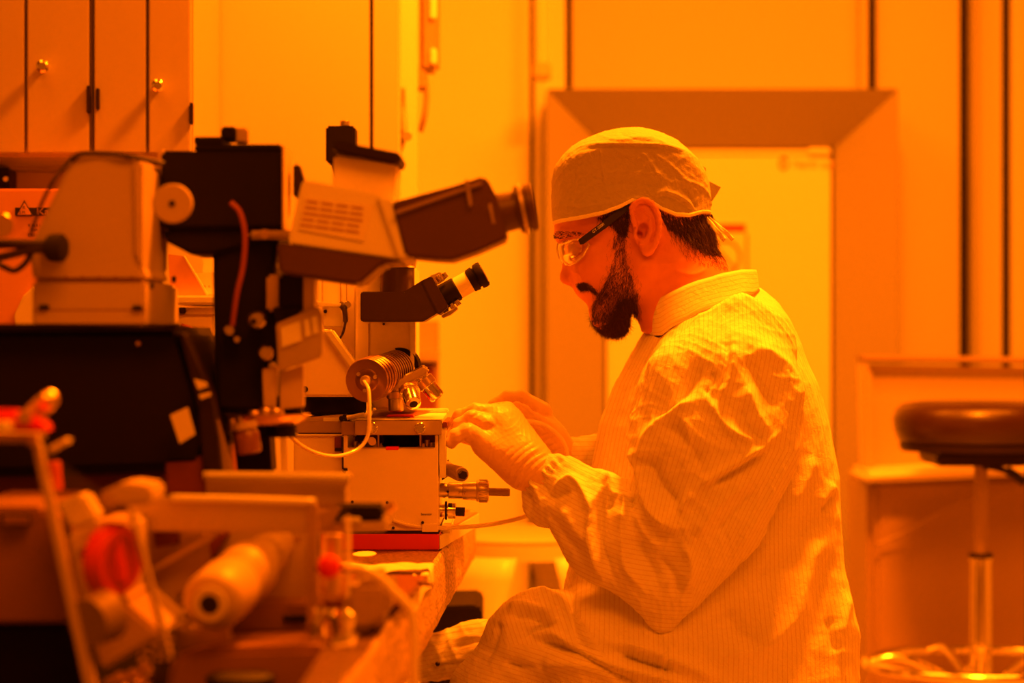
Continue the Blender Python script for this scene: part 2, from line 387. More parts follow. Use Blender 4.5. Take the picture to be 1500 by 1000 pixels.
for f in ((0, 1, 2, 3), (4, 5, 6, 7), (0, 1, 5, 4), (1, 2, 6, 5), (2, 3, 7, 6), (3, 0, 4, 7)): bm.faces.new([vs[k] for k in f])
from_bm('lit_side_strip', bm, M['white2'], al)
box('foot_gasket', 506, 776, 643, 783, A0+.003, 3.44, M['dark'], al, .001)
# main body with notch opening
prism('body', [(502, 637), (509, 637), (509, 657), (637, 657), (637, 637), (642, 637), (642, 777), (507, 777), (507, 686), (502, 686)], A0, 3.36, M['white'], al, .0012)
box('body_back', 507, 637, 640, 660, 3.25, 3.34, M['darkred'], al, .001)
box('opening_floor', 510, 655, 637, 658, A0+.004, 3.25, M['brushed'], al, .0005)
wf = cyl('chuck', W(589, 662, 3.17), W(589, 632, 3.17), .026, M['black'], al, 48, .03)
box('red_tab', 565, 654, 584, 659, A0-.001, A0+.02, M['redp'], al, .0005)
for x, r in ((554, 4), (616, 4)):
    cyl('guide_post', W(x, 660, 3.13), W(x, 636, 3.13), r*.00045, M['brass'], al, 16)
for x in (520, 532, 541, 626, 633): cyl('bracket_bolt', W(x, 657, 3.14), W(x, 648-(x % 3)*2, 3.14), .0035, M['brushed'], al, 12)
cyl('inner_knob', W(541, 650, 3.12), W(545, 646, 3.11), .006, M['chrome'], al, 20)
# stage: front bar, top plates
box('stage_bar', 520, 615, 647, 637, A0-.012, A0+.02, M['alu'], al, .001)
bm = bmesh.new(); zt = Zp(614, A0-.012)+.0004
pl = [(X(521, A0-.012), A0-.011), (X(648, A0-.012), A0-.011), (X(655, 3.38), 3.42), (X(470, 3.4), 3.42), (X(470, 3.1), 3.14), (X(521, 3.1), 3.14)]
top = [bm.verts.new((x, y, zt)) for x, y in pl]; bot = [bm.verts.new((x, y, zt-.006)) for x, y in pl]
bm.faces.new(top); bm.faces.new(bot[::-1])
for i in range(6): bm.faces.new((top[i], top[(i+1) % 6], bot[(i+1) % 6], bot[i]))
from_bm('stage_plate', bm, M['white2'], al, bevel=.0006)
bm = bmesh.new()
pl = [(X(544, 3.14), 3.14), (X(600, 3.14), 3.14), (X(632, 3.38), 3.38), (X(548, 3.38), 3.38)]
top = [bm.verts.new((x, y, zt+.0012)) for x, y in pl]; bot = [bm.verts.new((x, y, zt)) for x, y in pl]
bm.faces.new(top); bm.faces.new(bot[::-1])
for i in range(4): bm.faces.new((top[i], top[(i+1) % 4], bot[(i+1) % 4], bot[i]))
from_bm('stage_window', bm, M['darkred'], al)
box('mask_clamp', 566, 608, 606, 613, 3.15, 3.19, M['redp'], al, .001)
prism('slide_rail', [(545, 600), (655, 599), (657, 603), (545, 604)], 3.36, 3.40, M['white2'], al, .0005)
box('stage_end', 648, 618, 655, 626, A0, A0+.2, M['darkred'], al, .0008)
box('corner_bracket', 644, 626, 653, 700, A0+.004, A0+.05, M['white2'], al, .001)
for kx in (545, 615):
    k = cyl('clamp_knob', W(kx, 627, A0-.012), W(kx, 627, A0-.028), .0073, M['chrome'], al, 14, .12)
    for a in range(6):
        an = a*PI/3
        cyl('grip_flute', W(kx+6*math.cos(an), 627+6*math.sin(an), A0-.0125), W(kx+6*math.cos(an), 627+6*math.sin(an), A0-.0285), .0019, M['brushed'], k, 8)
box('left_bar', 500, 618, 520, 637, A0-.004, A0+.04, M['slatgrey'], al, .001)
# left lower part of the machine
box('side_block', 430, 636, 502, 700, A0+.02, 3.34, M['white'], al, .002)
box('side_block_base', 428, 700, 512, 776, A0+.03, 3.34, M['white'], al, .002)
box('side_block_trim', 428, 636, 502, 638.5, A0+.016, A0+.03, M['white2'], al, .0005)
box('guide_bar', 432, 617, 508, 634, A0+.03, A0+.09, M['slatgrey'], al, .001)
prism('guide_ramp', [(440, 612), (508, 606), (512, 612), (508, 618), (440, 618)], A0+.05, A0+.13, M['alu'], al, .001)
box('slot_window', 490, 640, 500, 661, A0+.012, A0+.022, M['darkred'], al, .0005)
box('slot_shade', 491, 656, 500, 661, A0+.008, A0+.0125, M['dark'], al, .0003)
cyl('screw_head', W(452, 701, A0+.017), W(452, 701, A0+.022), .0045, M['dark'], al, 16)
for p in ((500, 613), (505, 610), (510, 613)): cyl('set_screw', W(p[0], p[1], A0+.02), W(p[0], p[1]-1, A0+.045), .003, M['dark'], al, 10)
cyl('stage_pin', W(508, 612, A0+.02), W(534, 607, A0+.02), .0032, M['white2'], al, 12)
# panel lines, screws, lettering
box('cover_plate', 505, 730, 580, 768, A0-.002, A0, M['white'], al, .0006)
box('corner_cover', 618, 767, 642, 779, A0-.003, A0+.001, M['white'], al, .0006)
for p in ((516, 735), (567, 736), (576, 773), (619, 765)): cyl('screw', W(*p, A0+.001), W(*p, A0-.0035), .0019, M['dark'], al, 10)
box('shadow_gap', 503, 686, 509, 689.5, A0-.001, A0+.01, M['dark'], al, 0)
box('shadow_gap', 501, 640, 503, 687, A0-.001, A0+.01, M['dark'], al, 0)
text('lettering', 'Senarator', W(616.5, 754.5, A0-.0004), .0042, M['ink'], al, sx=.85)
# lever, micrometer, lower knob on the right side
prism('flange', [(647, 682), (657, 673), (657, 697), (647, 704)], 3.16, 3.18, M['blackm'], al, .0006)
lv = lathe('lever', W(653, 686, 3.16), W(677, 695, 3.10), [(0, 0), (0, .010), (.3, .0085), (.8, .0098), (1, .0088), (1, 0)], M['slatgrey'], al, 28)
cyl('socket', W(676, 694.6, 3.102), W(679, 695.7, 3.094), .0058, M['dark'], lv, 6)
mY = 3.17
mic = lathe('micrometer', W(639, 718, mY), W(716, 719, mY), [(0, 0), (0, .0098), (.17, .0098), (.19, .0088), (.22, .0088), (.24, .0108), (.50, .0108), (.505, .0115), (.53, .0118), (.76, .0125), (.765, .0135), (.79, .0143), (.95, .0143), (1, .0130), (1, 0)], M['brushed'], al, 48)
lathe('thimble_shaft', W(714, 720, mY), W(747, 721, mY), [(0, 0), (0, .0052), (.93, .0052), (1, .0045), (1, 0)], M['slatgrey'], mic, 20)
for i in range(24):
    an = i*PI/12; c, s = math.cos(an), math.sin(an)
    p = W(702, 719, mY)+Vector((0, c, s))*.0143
    cyl('knurl_ridge', p, p+Vector((.011, 0, 0)), .0008, M['alu'], mic, 5)
cyl('lock_screw', W(656, 720, mY-.011), W(656, 720, mY-.0128), .0017, M['dark'], mic, 10)
for i in range(7): box('scale_mark', 672+i*1.6, 719, 672.5+i*1.6, 722+(i % 5 == 0)*2, mY-.0122, mY-.0119, M['ink'], mic, 0)
kb = lathe('feed_knob', W(639, 747.5, mY), W(668, 748, mY), [(0, 0), (0, .0088), (.42, .0088), (.43, .0118), (.50, .0118), (.505, .0080), (.58, .0080), (.6, .0108), (.97, .0108), (1, .0098), (1, 0)], M['chrome'], al, 36)
lathe('black_washer', W(652, 747.5, mY), W(655, 747.5, mY), [(0, 0), (0, .0122), (1, .0122), (1, 0)], M['dark'], kb, 32)
cyl('knob_tip', W(667, 749, mY), W(681, 749.5, mY), .0060, M['rubber'], kb, 20)
box('index_mark', 657, 737, 662, 741, mY-.011, mY-.006, M['ink'], kb, 0)
box('base_arm', 646, 770, 662, 781, 3.13, 3.30, M['white2'], al, .002)

# turntable and slanted housing of the optics arm
tt = lathe('turntable', W(489, 606, 3.2), W(489, 584, 3.2), [(0, 0), (0, .0405), (.12, .0425), (.2, .0425), (.22, .0432), (.98, .0432), (1, .0425), (1, 0)], M['black'], al, 64)
box('turntable_lip', 437, 580, 536, 586, 3.15, 3.27, M['black'], al, .001)
cyl('turntable_support', W(489, 640, 3.22), W(489, 606, 3.22), .03, M['alu'], al, 40)
prism('arm_housing', [(432, 581), (433, 512), (470, 482), (478, 482), (524, 545), (536, 581)], 3.135, 3.28, M['white'], al, .003)
prism('arm_bevel', [(472, 484), (486, 482), (530, 543), (521, 552)], 3.122, 3.15, M['white2'], al, .002)
cyl('access_hole', W(446.5, 570, 3.1345), W(446.5, 570, 3.1325), .0042, M['dark'], al, 20)
# column
prism('column', [(522, 392), (606, 388), (606, 600), (548, 600), (520, 560)], 3.20, 3.40, M['white'], al, .003)
box('column_edge', 600, 470, 608, 600, 3.196, 3.24, M['white2'], al, .001)
box('column_seam', 539.5, 474, 540.6, 556, 3.1985, 3.201, M['slatgrey'], al, 0)
cyl('small_screw', W(562, 474.5, 3.201), W(562, 474.5, 3.196), .0018, M['dark'], al, 8)
prism('column_back', [(470, 405), (522, 400), (522, 560), (500, 545), (470, 470)], 3.30, 3.44, M['white'], al, .003)
box('back_seam', 498, 408, 499.5, 470, 3.297, 3.301, M['slatgrey'], al, 0)
box('back_seam', 507, 408, 508.2, 470, 3.297, 3.301, M['slatgrey'], al, 0)
prism('latch_plate', [(456, 434), (463, 441), (500, 444), (500, 449), (462, 449), (456, 440)], 3.22, 3.26, M['white2'], al, .001)
box('latch_box', 473, 449, 500, 478, 3.24, 3.29, M['white2'], al, .001)
cyl('latch_screw', W(509, 446, 3.24), W(509, 446, 3.22), .0048, M['chrome'], al, 20)
cyl('latch_slot', W(476.5, 456, 3.241), W(476.5, 456, 3.236), .0024, M['dark'], al, 12)
tube('latch_cable', [W(500, 446, 3.23), W(504, 452, 3.22), W(506, 470, 3.22), W(502, 488, 3.23), W(494, 501, 3.24)], [.0045, .0035, .0018, .0014], M['cable'], al)
# black binocular head
hd = prism('binocular_body', [(528, 429), (530, 427), (592, 427), (619, 410), (626, 407), (651, 452), (620, 471), (530, 471), (528, 469)], 3.13, 3.22, M['black3'], al, .002)
prism('binocular_front', [(617, 411), (632, 404), (657, 449), (642, 462)], 3.125, 3.225, M['black3'], al, .0015)
pt = lathe('phototube', W(582, 428, 3.18), W(582, 386, 3.18), [(0, 0), (0, .0225), (.84, .0225), (.85, .0235), (.99, .0235), (1, .022), (1, 0)], M['black3'], al, 48)
lathe('chrome_ring', W(582, 392, 3.18), W(582, 377, 3.18), [(0, 0), (0, .0242), (.1, .0246), (.9, .0246), (1, .0238), (1, 0)], M['brushed'], al, 48)
for dy, dp in ((0, 0), (.065, -2)):
    a, b = W(640, 440+dp, 3.15+dy), W(709, 401+dp, 3.15+dy)
    ep = lathe('eyepiece', a, b, [(0, 0), (0, .0195), (.10, .0195), (.11, .0155), (.42, .0150), (.43, .0135), (.70, .0130), (.705, .0146), (.82, .0155), (.825, .013), (.86, .013), (.865, .0160), (.95, .0168), (1, .0158), (1, 0)], M['black'], al, 40)
    d = (b-a)
    lathe('barrel', a+d*.44, a+d*.70, [(0, 0), (0, .0139), (1, .0137), (1, 0)], M['white2'], ep, 32)
    lathe('eye_lens', b, b+d*.01, [(0, 0), (0, .012), (1, .011), (1, 0)], M['lens'], ep, 24)
for p in ((640, 404, 3.14), (649, 400, 3.14), (660, 445, 3.14), (668, 440, 3.14)):
    cyl('dioptre_screw', W(p[0], p[1], p[2]), W(p[0]+5, p[1]+7, p[2]), .0035, M['chrome'], al, 12)
prism('prism_cover', [(629, 404), (645, 398), (652, 408), (640, 416)], 3.16, 3.2, M['brushed'], al, .001)
prism('prism_cover', [(646, 462), (664, 452), (667, 447), (671, 452), (660, 461), (648, 466)], 3.16, 3.2, M['brushed'], al, .001)
# finned lamp housing
la, lb = W(537, 557, 3.03), W(590, 536, 3.22)
lp = lathe('lamp_core', la, lb, [(0, 0), (0, .0150), (.02, .0165), (.03, .0185), (.96, .0185), (1, .017), (1, 0)], M['alu'], al, 48)
dl = lb-la; dn = dl.normalized()
for i, t in enumerate((.0, .07, .14, .21)):
    lathe('cooling_fin', la+dl*t, la+dl*(t+.032), [(0, .0175), (0, .0268), (.5, .0280), (1, .0268), (1, .0175)], M['fin'], lp, 48)
for i in range(9):
    t = .30+i*.058
    lathe('cooling_fin', la+dl*t, la+dl*(t+.030), [(0, .017), (0, .0248), (1, .0248), (1, .017)], M['fin'], lp, 48)
lathe('end_disc', la+dl*.90, la+dl*.985, [(0, 0), (0, .0262), (1, .0262), (1, 0)], M['black'], lp, 48)
lathe('end_cap', la-dn*.001, la+dl*.03, [(0, 0), (0, .012), (.3, .018), (.6, .0195), (1, .0195)], M['fin'], lp, 40)
cyl('socket_boss', la-dn*.008, la, .0068, M['alu'], lp, 24)
u_ = dn.orthogonal().normalized(); v_ = dn.cross(u_)
for a in (.4, 2.5, 4.6):
    c = la+u_*math.cos(a)*.0125+v_*math.sin(a)*.0125
    cyl('terminal_screw', c-dn*.004, c, .0024, M['brushed'], lp, 14)
tube('lamp_cable', [la-dn*.012, W(540, 572, 3.0), W(541, 610, 2.99), W(538, 640, 2.99), W(522, 659, 2.98), W(490, 668, 2.95), W(455, 660, 2.9), W(425, 638, 2.8), W(405, 600, 2.7)], .0024, M['tube'], al)
# revolving nosepiece
nb = prism('nosepiece', [(573, 563), (621, 536), (627, 539), (627, 546), (590, 566), (576, 571)], 3.10, 3.14, M['alu'], al, .002)
cyl('nosepiece_disc', W(596, 557, 3.15), W(592, 550, 3.15), .030, M['brushed'], al, 48, .05)
def objective(a, b, r, m1=M['chrome']):
    o = lathe('objective', a, b, [(0, 0), (0, r*.82), (.18, r*.82), (.2, r*1.08), (.48, r*1.08), (.5, r*.93), (.9, r*.93), (.97, r*.85), (1, r*.6), (1, 0)], m1, al, 36)
    d = b-a
    lathe('grip_ring', a+d*.22, a+d*.46, [(0, r*1.0), (0, r*1.13), (1, r*1.13), (1, r*1.0)], M['brass'], o, 36)
    lathe('front_lens', b-d*.01, b+d*.012, [(0, 0), (0, r*.5), (1, r*.45), (1, 0)], M['dark'], o, 20)
objective(W(580, 566, 3.16), W(580, 603, 3.16), .0108, M['brushed'])
objective(W(596, 560, 3.12), W(606, 592, 3.085), .0115)
objective(W(614, 548, 3.15), W(642, 583, 3.15), .0115)

# things lying on the bench under the machine
def flat(name, pts, z, m, label, cat, th=.0008, group=None, parent=None):
    bm = bmesh.new(); a = [bm.verts.new((x, y, z+th+dz)) for x, y, dz in pts]; b = [bm.verts.new((x, y, z+dz)) for x, y, dz in pts]
    bm.faces.new(a); bm.faces.new(b[::-1]); n = len(pts)
    for i in range(n): bm.faces.new((a[i], a[(i+1) % n], b[(i+1) % n], b[i]))
    o = from_bm(name, bm, m, parent)
    return tag(o, label, cat, group) if label else o
def onb(px, py, dz=0, z=None):          # bench-top point seen at this pixel
    z = bz if z is None else z
    Y = (CAMZ-z)*F/(py-500); return ((px-750)*Y/F, Y, dz)
def cloth(name, quad, nz, amp, label, cat, seed=1, mm='tissue', lift=.001, drop=None):
    rng = np.random.RandomState(seed); R = 26
    ph = rng.uniform(0, 6, 6); fr_ = rng.uniform(4, 14, 6); an = rng.uniform(0, PI, 6)
    g = []
    for i in range(R+1):
        row = []
        for j in range(R+1):
            a, b = i/R, j/R
            p = Vector(quad[0])*(1-a)*(1-b)+Vector(quad[1])*(1-a)*b+Vector(quad[2])*a*b+Vector(quad[3])*a*(1-b)
            h = sum(abs(math.sin(fr_[k]*(a*math.cos(an[k])+b*math.sin(an[k]))+ph[k])) for k in range(nz))/nz
            p.z += lift+amp*h
            p.x += .004*math.sin(9*a+ph[0]); p.y += .004*math.sin(11*b+ph[1])
            if drop: p = drop(p)
            row.append(p)
        g.append(row)
    o = sheet(name, g, M[mm]); 
    return tag(o, label, cat)
def P3(px, py, dz=0): x, y, _ = onb(px, py); return Vector((x, y, bz+dz))
def over_edge(p):
    e_ = bx(p.y)+.004
    if p.x > e_: return Vector((e_+.002, p.y, p.z-(p.x-e_)*.9))
    return p
cloth('wiping_cloth', [P3(500, 846), P3(650, 846), P3(668, 838), P3(500, 835)], 4, .012, 'crumpled pale wipe lying flat behind the red-brown plate on the bench', 'wipe', 3, drop=over_edge)
cloth('wiping_cloth', [P3(592, 885), P3(628, 884), P3(655, 842), P3(600, 850)], 4, .008, 'crumpled pale wipe hanging over the bench edge beside the red-brown plate', 'wipe', 8, drop=over_edge)
flat('filter_paper', [(P3(534, 826).x+.014*math.cos(a*PI/10), P3(534, 826).y+.035*math.sin(a*PI/10), 0) for a in range(20)], bz+.012, M['paper'], 'small round paper disc on the wipe under the red base', 'paper', .0006)
bk = empty('red_brown_plate', P3(560, 855), 'flat red-brown plate lying on the wipes at the bench edge', 'plate')
zz = bz+.018
def ob(px, py): Y = (CAMZ-zz)*F/(py-500); return ((px-750)*Y/F, Y, 0)
flat('plate', [ob(470, 880), ob(588, 878), ob(627, 842), ob(470, 840)], zz-.006, M['redbrown'], None, None, .006, parent=bk)
cyl('clip_pin', Vector(ob(612, 853))+Vector((0, 0, zz)), Vector(ob(624, 856))+Vector((.006, 0, zz)), .0025, M['brass'], bk, 10)
bb = prism('equipment_box', [(502, 868), (520, 850), (566, 848), (574, 872), (572, 906), (548, 926), (502, 928)], 2.2, 2.32, M['slatgrey'], None, .008)
tag(bb, 'dark rounded box at the bench edge behind the clear pane', 'box')

# white plastic stool behind, black box under the bench
st = empty('plastic_stool', W(760, 1300, 4.6), 'white moulded plastic stool with slotted sides, seen between bench and knee', 'stool')
Ys = 4.5
lathe('seat', W(765, 792, Ys+.17), W(765, 776, Ys+.17), [(0, 0), (0, .168), (.5, .172), (.85, .165), (1, .15), (1, 0)], M['beige'], st, 48)
lathe('apron', W(765, 812, Ys+.17), W(765, 790, Ys+.17), [(0, .13), (0, .166), (1, .172), (1, .13)], M['white2'], st, 48)
for k in range(4):
    a0 = k*PI/2+PI/4+.15; g = []
    for i in range(15):
        t = i/14; z = Zp(808, Ys+.17)*(1-t)
        w_ = .60-.16*min(1, t*5); rr = .166+.035*t
        g.append([Vector((X(765, Ys+.17)+rr*math.cos(a0+w_*(j/6-.5)*1.9), Ys+.17+rr*math.sin(a0+w_*(j/6-.5)*1.9), z+.002)) for j in range(7)])
    sheet('leg', g, M['white2'], st, thick=.004)
ub = prism('storage_box', [(628, 902), (642, 888), (700, 886), (706, 893), (706, 1100), (628, 1100)], 3.95, 4.2, M['black'], None, .004)
tag(ub, 'dark box standing under the far end of the bench', 'box')
lb_ = prism('floor_cabinet', [(640, 868), (712, 866), (712, 1240), (640, 1240)], 4.9, 5.2, M['darkred'], None, .004)
tag(lb_, 'low dark cabinet deep in shadow beyond the bench', 'cabinet')
# ================================================================ background left: cupboards, box, fittings
cz0 = Zp(226, 3.62)
def wall_cab(x0, x1, split, label, knobs, hinges):
    t = empty('wall_cabinet', Vector((X((x0+x1)/2, 3.6), 3.75, cz0)), label, 'cabinet')
    top = 1.75
    wbox('body', (X(x0, 3.6), 3.615, cz0-.004), (X(x1, 3.6), 3.945, top), M['cabinet'], t, .002)
    for a, b in ((x0, split), (split, x1)):
        d = wbox('door', (X(a, 3.6)+.0022, 3.597, cz0), (X(b, 3.6)-.0022, 3.614, top-.004), M['cabinet'], t, .002)
        for kx, ky in knobs:
            if a < kx < b:
                kk = lathe('knob', W(kx, ky, 3.597), W(kx, ky, 3.575), [(0, 0), (0, .004), (.4, .0045), (.5, .0085), (.85, .0095), (1, .006), (1, 0)], M['chrome'], d, 24)
                cyl('knob_screw', W(kx, ky+7, 3.597), W(kx, ky+7, 3.590), .003, M['brushed'], kk, 10)
    for hx, hy0, hy1 in hinges: box('hinge', hx-2.5, hy0, hx+2.5, hy1, 3.588, 3.60, M['blackm'], t, .001)
    return t
wall_cab(-60, 133, 38, 'left-hand wall cupboard with two doors, its round knob above the label carton', [(62, 97)], [(129, 125, 165)])
wall_cab(136, 281, 216, 'right-hand wall cupboard beside the bare wall, brass-coloured knob on its narrow door', [(231, 125)], [(142.5, 129, 160), (280, 150, 182)])
tr = empty('cable_trunking', W(40, 255, 3.8), 'pale horizontal trunking with a dark socket block under the wall cupboards', 'trunking')
box('cover', -60, 229, 245, 248, 3.80, 3.90, M['cabinet'], tr, .003)
box('channel', -60, 250, 245, 283, 3.84, 3.93, M['beige'], tr, .003)
so = box('socket_block', -30, 245, 13, 278, 3.78, 3.84, M['blackm'], tr, .003)
cyl('socket_screw', W(8, 262, 3.781), W(8, 262, 3.775), .004, M['chrome'], so, 12)
# carton with triangle logo
ct = empty('label_carton', W(60, 480, 3.45), 'orange-brown carton printed with a triangle emblem and black bar, below the left cupboard', 'carton')
box('carton_body', -40, 276, 110, 776, 3.42, 3.62, M['card'], ct, .003)
box('logo_bar', 22, 304, 100, 315.5, 3.4185, 3.4197, M['ink'], ct, 0)
prism('logo_triangle', [(35.5, 293), (48, 315.8), (23, 315.8)], 3.4165, 3.4183, M['ink'], ct, 0)
prism('logo_triangle_face', [(35.5, 296.5), (45.8, 314.4), (25.2, 314.4)], 3.4155, 3.4164, M['card'], ct, 0)
text('logo_letters', 'K', W(33, 306, 3.415), .0065, M['ink'], ct)
text('logo_letters', 'S M', W(28, 312.8, 3.415), .0055, M['ink'], ct)
text('name_lettering', 'Ka', W(53, 314.2, 3.4175), .0135, M['card'], ct, sx=1.3)
for i, (s, y) in enumerate((('K A R L', 332), ('Tele', 338), ('DE(L)', 346))):
    text('small_print', s, W(41+4*(i == 1), y, 3.4185), .0058, M['ink'], ct)
prism('paper_slip', [(20, 462), (34, 432), (50, 418), (62, 440), (60, 492), (24, 490)], 3.405, 3.418, M['paper'], ct, .002)
# white cases behind the gap between the two machines
wc = empty('document_case', W(285, 600, 3.5), 'pale storage case with a lid ridge seen in the gap beside the black column', 'case')
box('case_body', 255, 450, 318, 778, 3.40, 3.6, M['white'], wc, .004)
box('case_lid', 250, 432, 320, 446, 3.38, 3.6, M['white2'], wc, .003)
box('case_seam', 262, 460, 318, 462, 3.397, 3.401, M['slatgrey'], wc, 0)
box('case_latch', 262, 450, 271, 459, 3.39, 3.401, M['dark'], wc, .001)
tube('case_strap', [W(266, 478, 3.385), W(280, 484, 3.38), W(288, 502, 3.38), W(290, 530, 3.38), W(290, 575, 3.38)], [.0045, .0055, .0055, .005], M['darkred'], wc)
pp = empty('paper_stack', W(285, 432, 3.45), 'leaning printed papers and pale cartons on top of the storage case', 'papers')
prism('sheet', [(246, 372), (268, 375), (302, 432), (250, 432)], 3.40, 3.404, M['card'], pp, 0)
prism('sheet', [(268, 375), (270, 374), (305, 431), (302, 432)], 3.398, 3.402, M['paper'], pp, 0)
prism('printed_sheet', [(284, 400), (320, 398), (320, 432), (302, 430)], 3.42, 3.424, M['paper'], pp, 0)
text('print', 'es  n', W(296, 421, 3.419), .006, M['ink'], pp)
box('carton', 296, 365, 312, 400, 3.5, 3.55, M['white2'], pp, .002)
# wall fittings
bl = empty('camera_block', W(500, 230, 3.5), 'square black block behind the cap of the blurred binocular head', 'camera')
box('body', 477, 184, 520, 238, 3.48, 3.54, M['black'], bl, .003)
box('post', 494, 255, 499, 768, 3.505, 3.515, M['brushed'], bl, .001)
cyl('lock_knob', W(505, 184, 3.51), W(505, 177, 3.51), .007, M['brushed'], bl, 16)
prism('mount', [(484, 238), (512, 238), (500, 262), (492, 262)], 3.49, 3.53, M['black'], bl, .001)
pu = empty('pulley', W(565, 200, 4.15), 'round dark pulley wheel with a pale hub at the foot of the wall post', 'pulley')
cyl('wheel', W(566, 202, 4.20), W(566, 202, 4.14), .030, M['black'], pu, 48)
cyl('hub', W(563, 201, 4.14), W(563, 201, 4.125), .0215, M['beige'], pu, 40)
cyl('axle', W(563, 201, 4.125), W(563, 201, 4.118), .005, M['alu'], pu, 16)
cyl('adjuster', W(596, 199, 4.14), W(596, 199, 4.12), .009, M['alu'], pu, 16)
tube('pulley_bracket', [W(589, 128, 4.2), W(590, 160, 4.2), W(592, 195, 4.18), W(583, 225, 4.18)], .006, M['slatgrey'], pu)
ph = empty('wall_intercom', W(628, 100, 4.4), 'tall grey control unit with a bracket and hanging cord, on the wall post', 'control unit')
box('housing', 614, -60, 643, 104, 4.36, 4.42, M['slatgrey'], ph, .008)
box('key_field', 629, -10, 640, 28, 4.352, 4.362, M['white'], ph, .003)
box('key_field', 630, 70, 640, 94, 4.352, 4.362, M['white'], ph, .003)
prism('bracket', [(586, 99), (614, 99), (626, 106), (624, 130), (588, 130)], 4.34, 4.40, M['slatgrey'], ph, .004)
tube('cord', [W(624, 118, 4.36), W(625, 145, 4.36), W(622, 170, 4.36), W(616, 192, 4.37)], .0055, M['slatgrey'], ph)
tube('bracket_rod', [W(590, 120, 4.37), W(590, 150, 4.37), W(591, 188, 4.37)], .006, M['slatgrey'], ph)
# storage rack glimpsed right of the column
rk = empty('storage_rack', W(620, 700, 4.7), 'dim storage rack with a pale shelf glimpsed behind the microscope column', 'rack')
box('back_board', 560, 470, 642, 1150, 4.8, 4.85, M['slatgrey'], rk, .002)
box('shelf', 560, 512, 640, 530, 4.6, 4.8, M['alu'], rk, .003)
box('shelf', 560, 606, 640, 622, 4.6, 4.8, M['alu'], rk, .003)
box('bin', 575, 536, 636, 606, 4.62, 4.78, M['darkred'], rk, .004)

# ================================================================ blurred machine in the foreground
B = 2.46
fm = empty('foreground_aligner', W(250, 800, 2.6), 'large out-of-focus lithography machine with a cream binocular head, nearest the left', 'machine')
fmk = prism('binocular_head', [(442, 266), (446, 263), (550, 284), (577, 291), (606, 383), (590, 381), (424, 357), (422, 352)], B, B+.11, M['white2'], fm, .003)
prism('head_facet', [(551, 287), (576, 292), (604, 381), (583, 378)], B-.006, B+.004, M['white2'], fm, .002)
lbp = prism('caution_label', [(446, 288), (549, 300), (533, 354), (437, 336)], B-.0022, B-.0004, M['paper'], fm, .0003)
for k in range(5):
    x0, y0 = 449-k*2.2, 293+k*8.6
    for j in range(4):
        a = x0+j*22; L = 17+((k*7+j*5) % 5)
        if a+L < 541-k*2.6: prism('print_line', [(a, y0+(a-x0)*.13), (a+L, y0+(a+L-x0)*.13), (a+L-.6, y0+3+(a+L-x0)*.13), (a-.6, y0+3+(a-x0)*.13)], B-.0030, B-.0021, M['inkpale'], lbp, 0)
prism('photo_port', [(489, 226), (582, 238), (576, 294), (486, 280)], B+.02, B+.10, M['white'], fm, .003)
prism('port_cap', [(487, 208), (493, 206), (586, 224), (589, 236), (580, 240), (488, 222)], B+.005, B+.11, M['blackm'], fm, .003)
prism('underside', [(405, 356), (424, 357), (590, 382), (560, 387), (525, 417), (470, 409), (409, 400)], B-.004, B+.12, M['black2'], fm, .003)
bn = prism('binocular_tube', [(574, 296), (664, 272), (708, 258), (714, 262), (727, 287), (745, 348), (700, 368), (662, 381), (640, 380), (594, 375)], B-.01, B+.10, M['black2'], fm, .006)
prism('tube_ridge', [(577, 309), (706, 265), (708, 270), (579, 315)], B-.016, B-.006, M['slatgrey'], bn, .0015)
prism('tube_band', [(680, 264), (686, 262), (692, 300), (687, 304)], B-.016, B-.008, M['slatgrey'], bn, .001)
for dy in (0.0, .068):
    a, b = W(716, 316, B+.02+dy), W(784, 302, B+.02+dy)
    e2 = lathe('eyepiece', a, b, [(0, 0), (0, .031), (.12, .031), (.14, .021), (.60, .0195), (.62, .024), (.74, .0255), (.76, .0215), (.82, .0215), (.84, .0245), (.97, .0245), (1, .022), (1, 0)], M['black2'], fm, 40)
    d = b-a
    lathe('rubber_ring', a+d*.70, a+d*.76, [(0, .02), (0, .0262), (1, .0262), (1, .02)], M['alu'], e2, 36)
    lathe('ring', a+d*.04, a+d*.10, [(0, .028), (0, .0318), (1, .0318), (1, .028)], M['slatgrey'], e2, 36)
# black illuminator box and steps
box('illuminator', 236, 221, 413, 334, B+.05, B+.15, M['black'], fm, .003)
box('illuminator_top', 284, 211, 412, 222, B+.06, B+.15, M['black'], fm, .002)
box('illuminator_step', 284, 200, 326, 212, B+.07, B+.15, M['black'], fm, .001)
box('filter_slider', 323, 185, 345, 205, B+.08, B+.12, M['black'], fm, .002)
box('filter_tab', 343, 187, 363, 209, B+.09, B+.11, M['beige'], fm, .002)
box('side_panel', 413, 212, 416, 336, B+.048, B+.15, M['beige'], fm, .001)
prism('side_lever', [(429, 238), (437, 238), (444, 262), (438, 290), (429, 290)], B+.1, B+.13, M['blackm'], fm, .003)
prism('lower_black', [(240, 334), (413, 334), (413, 345), (310, 372), (278, 372), (240, 352)], B+.06, B+.18, M['black'], fm, .003)
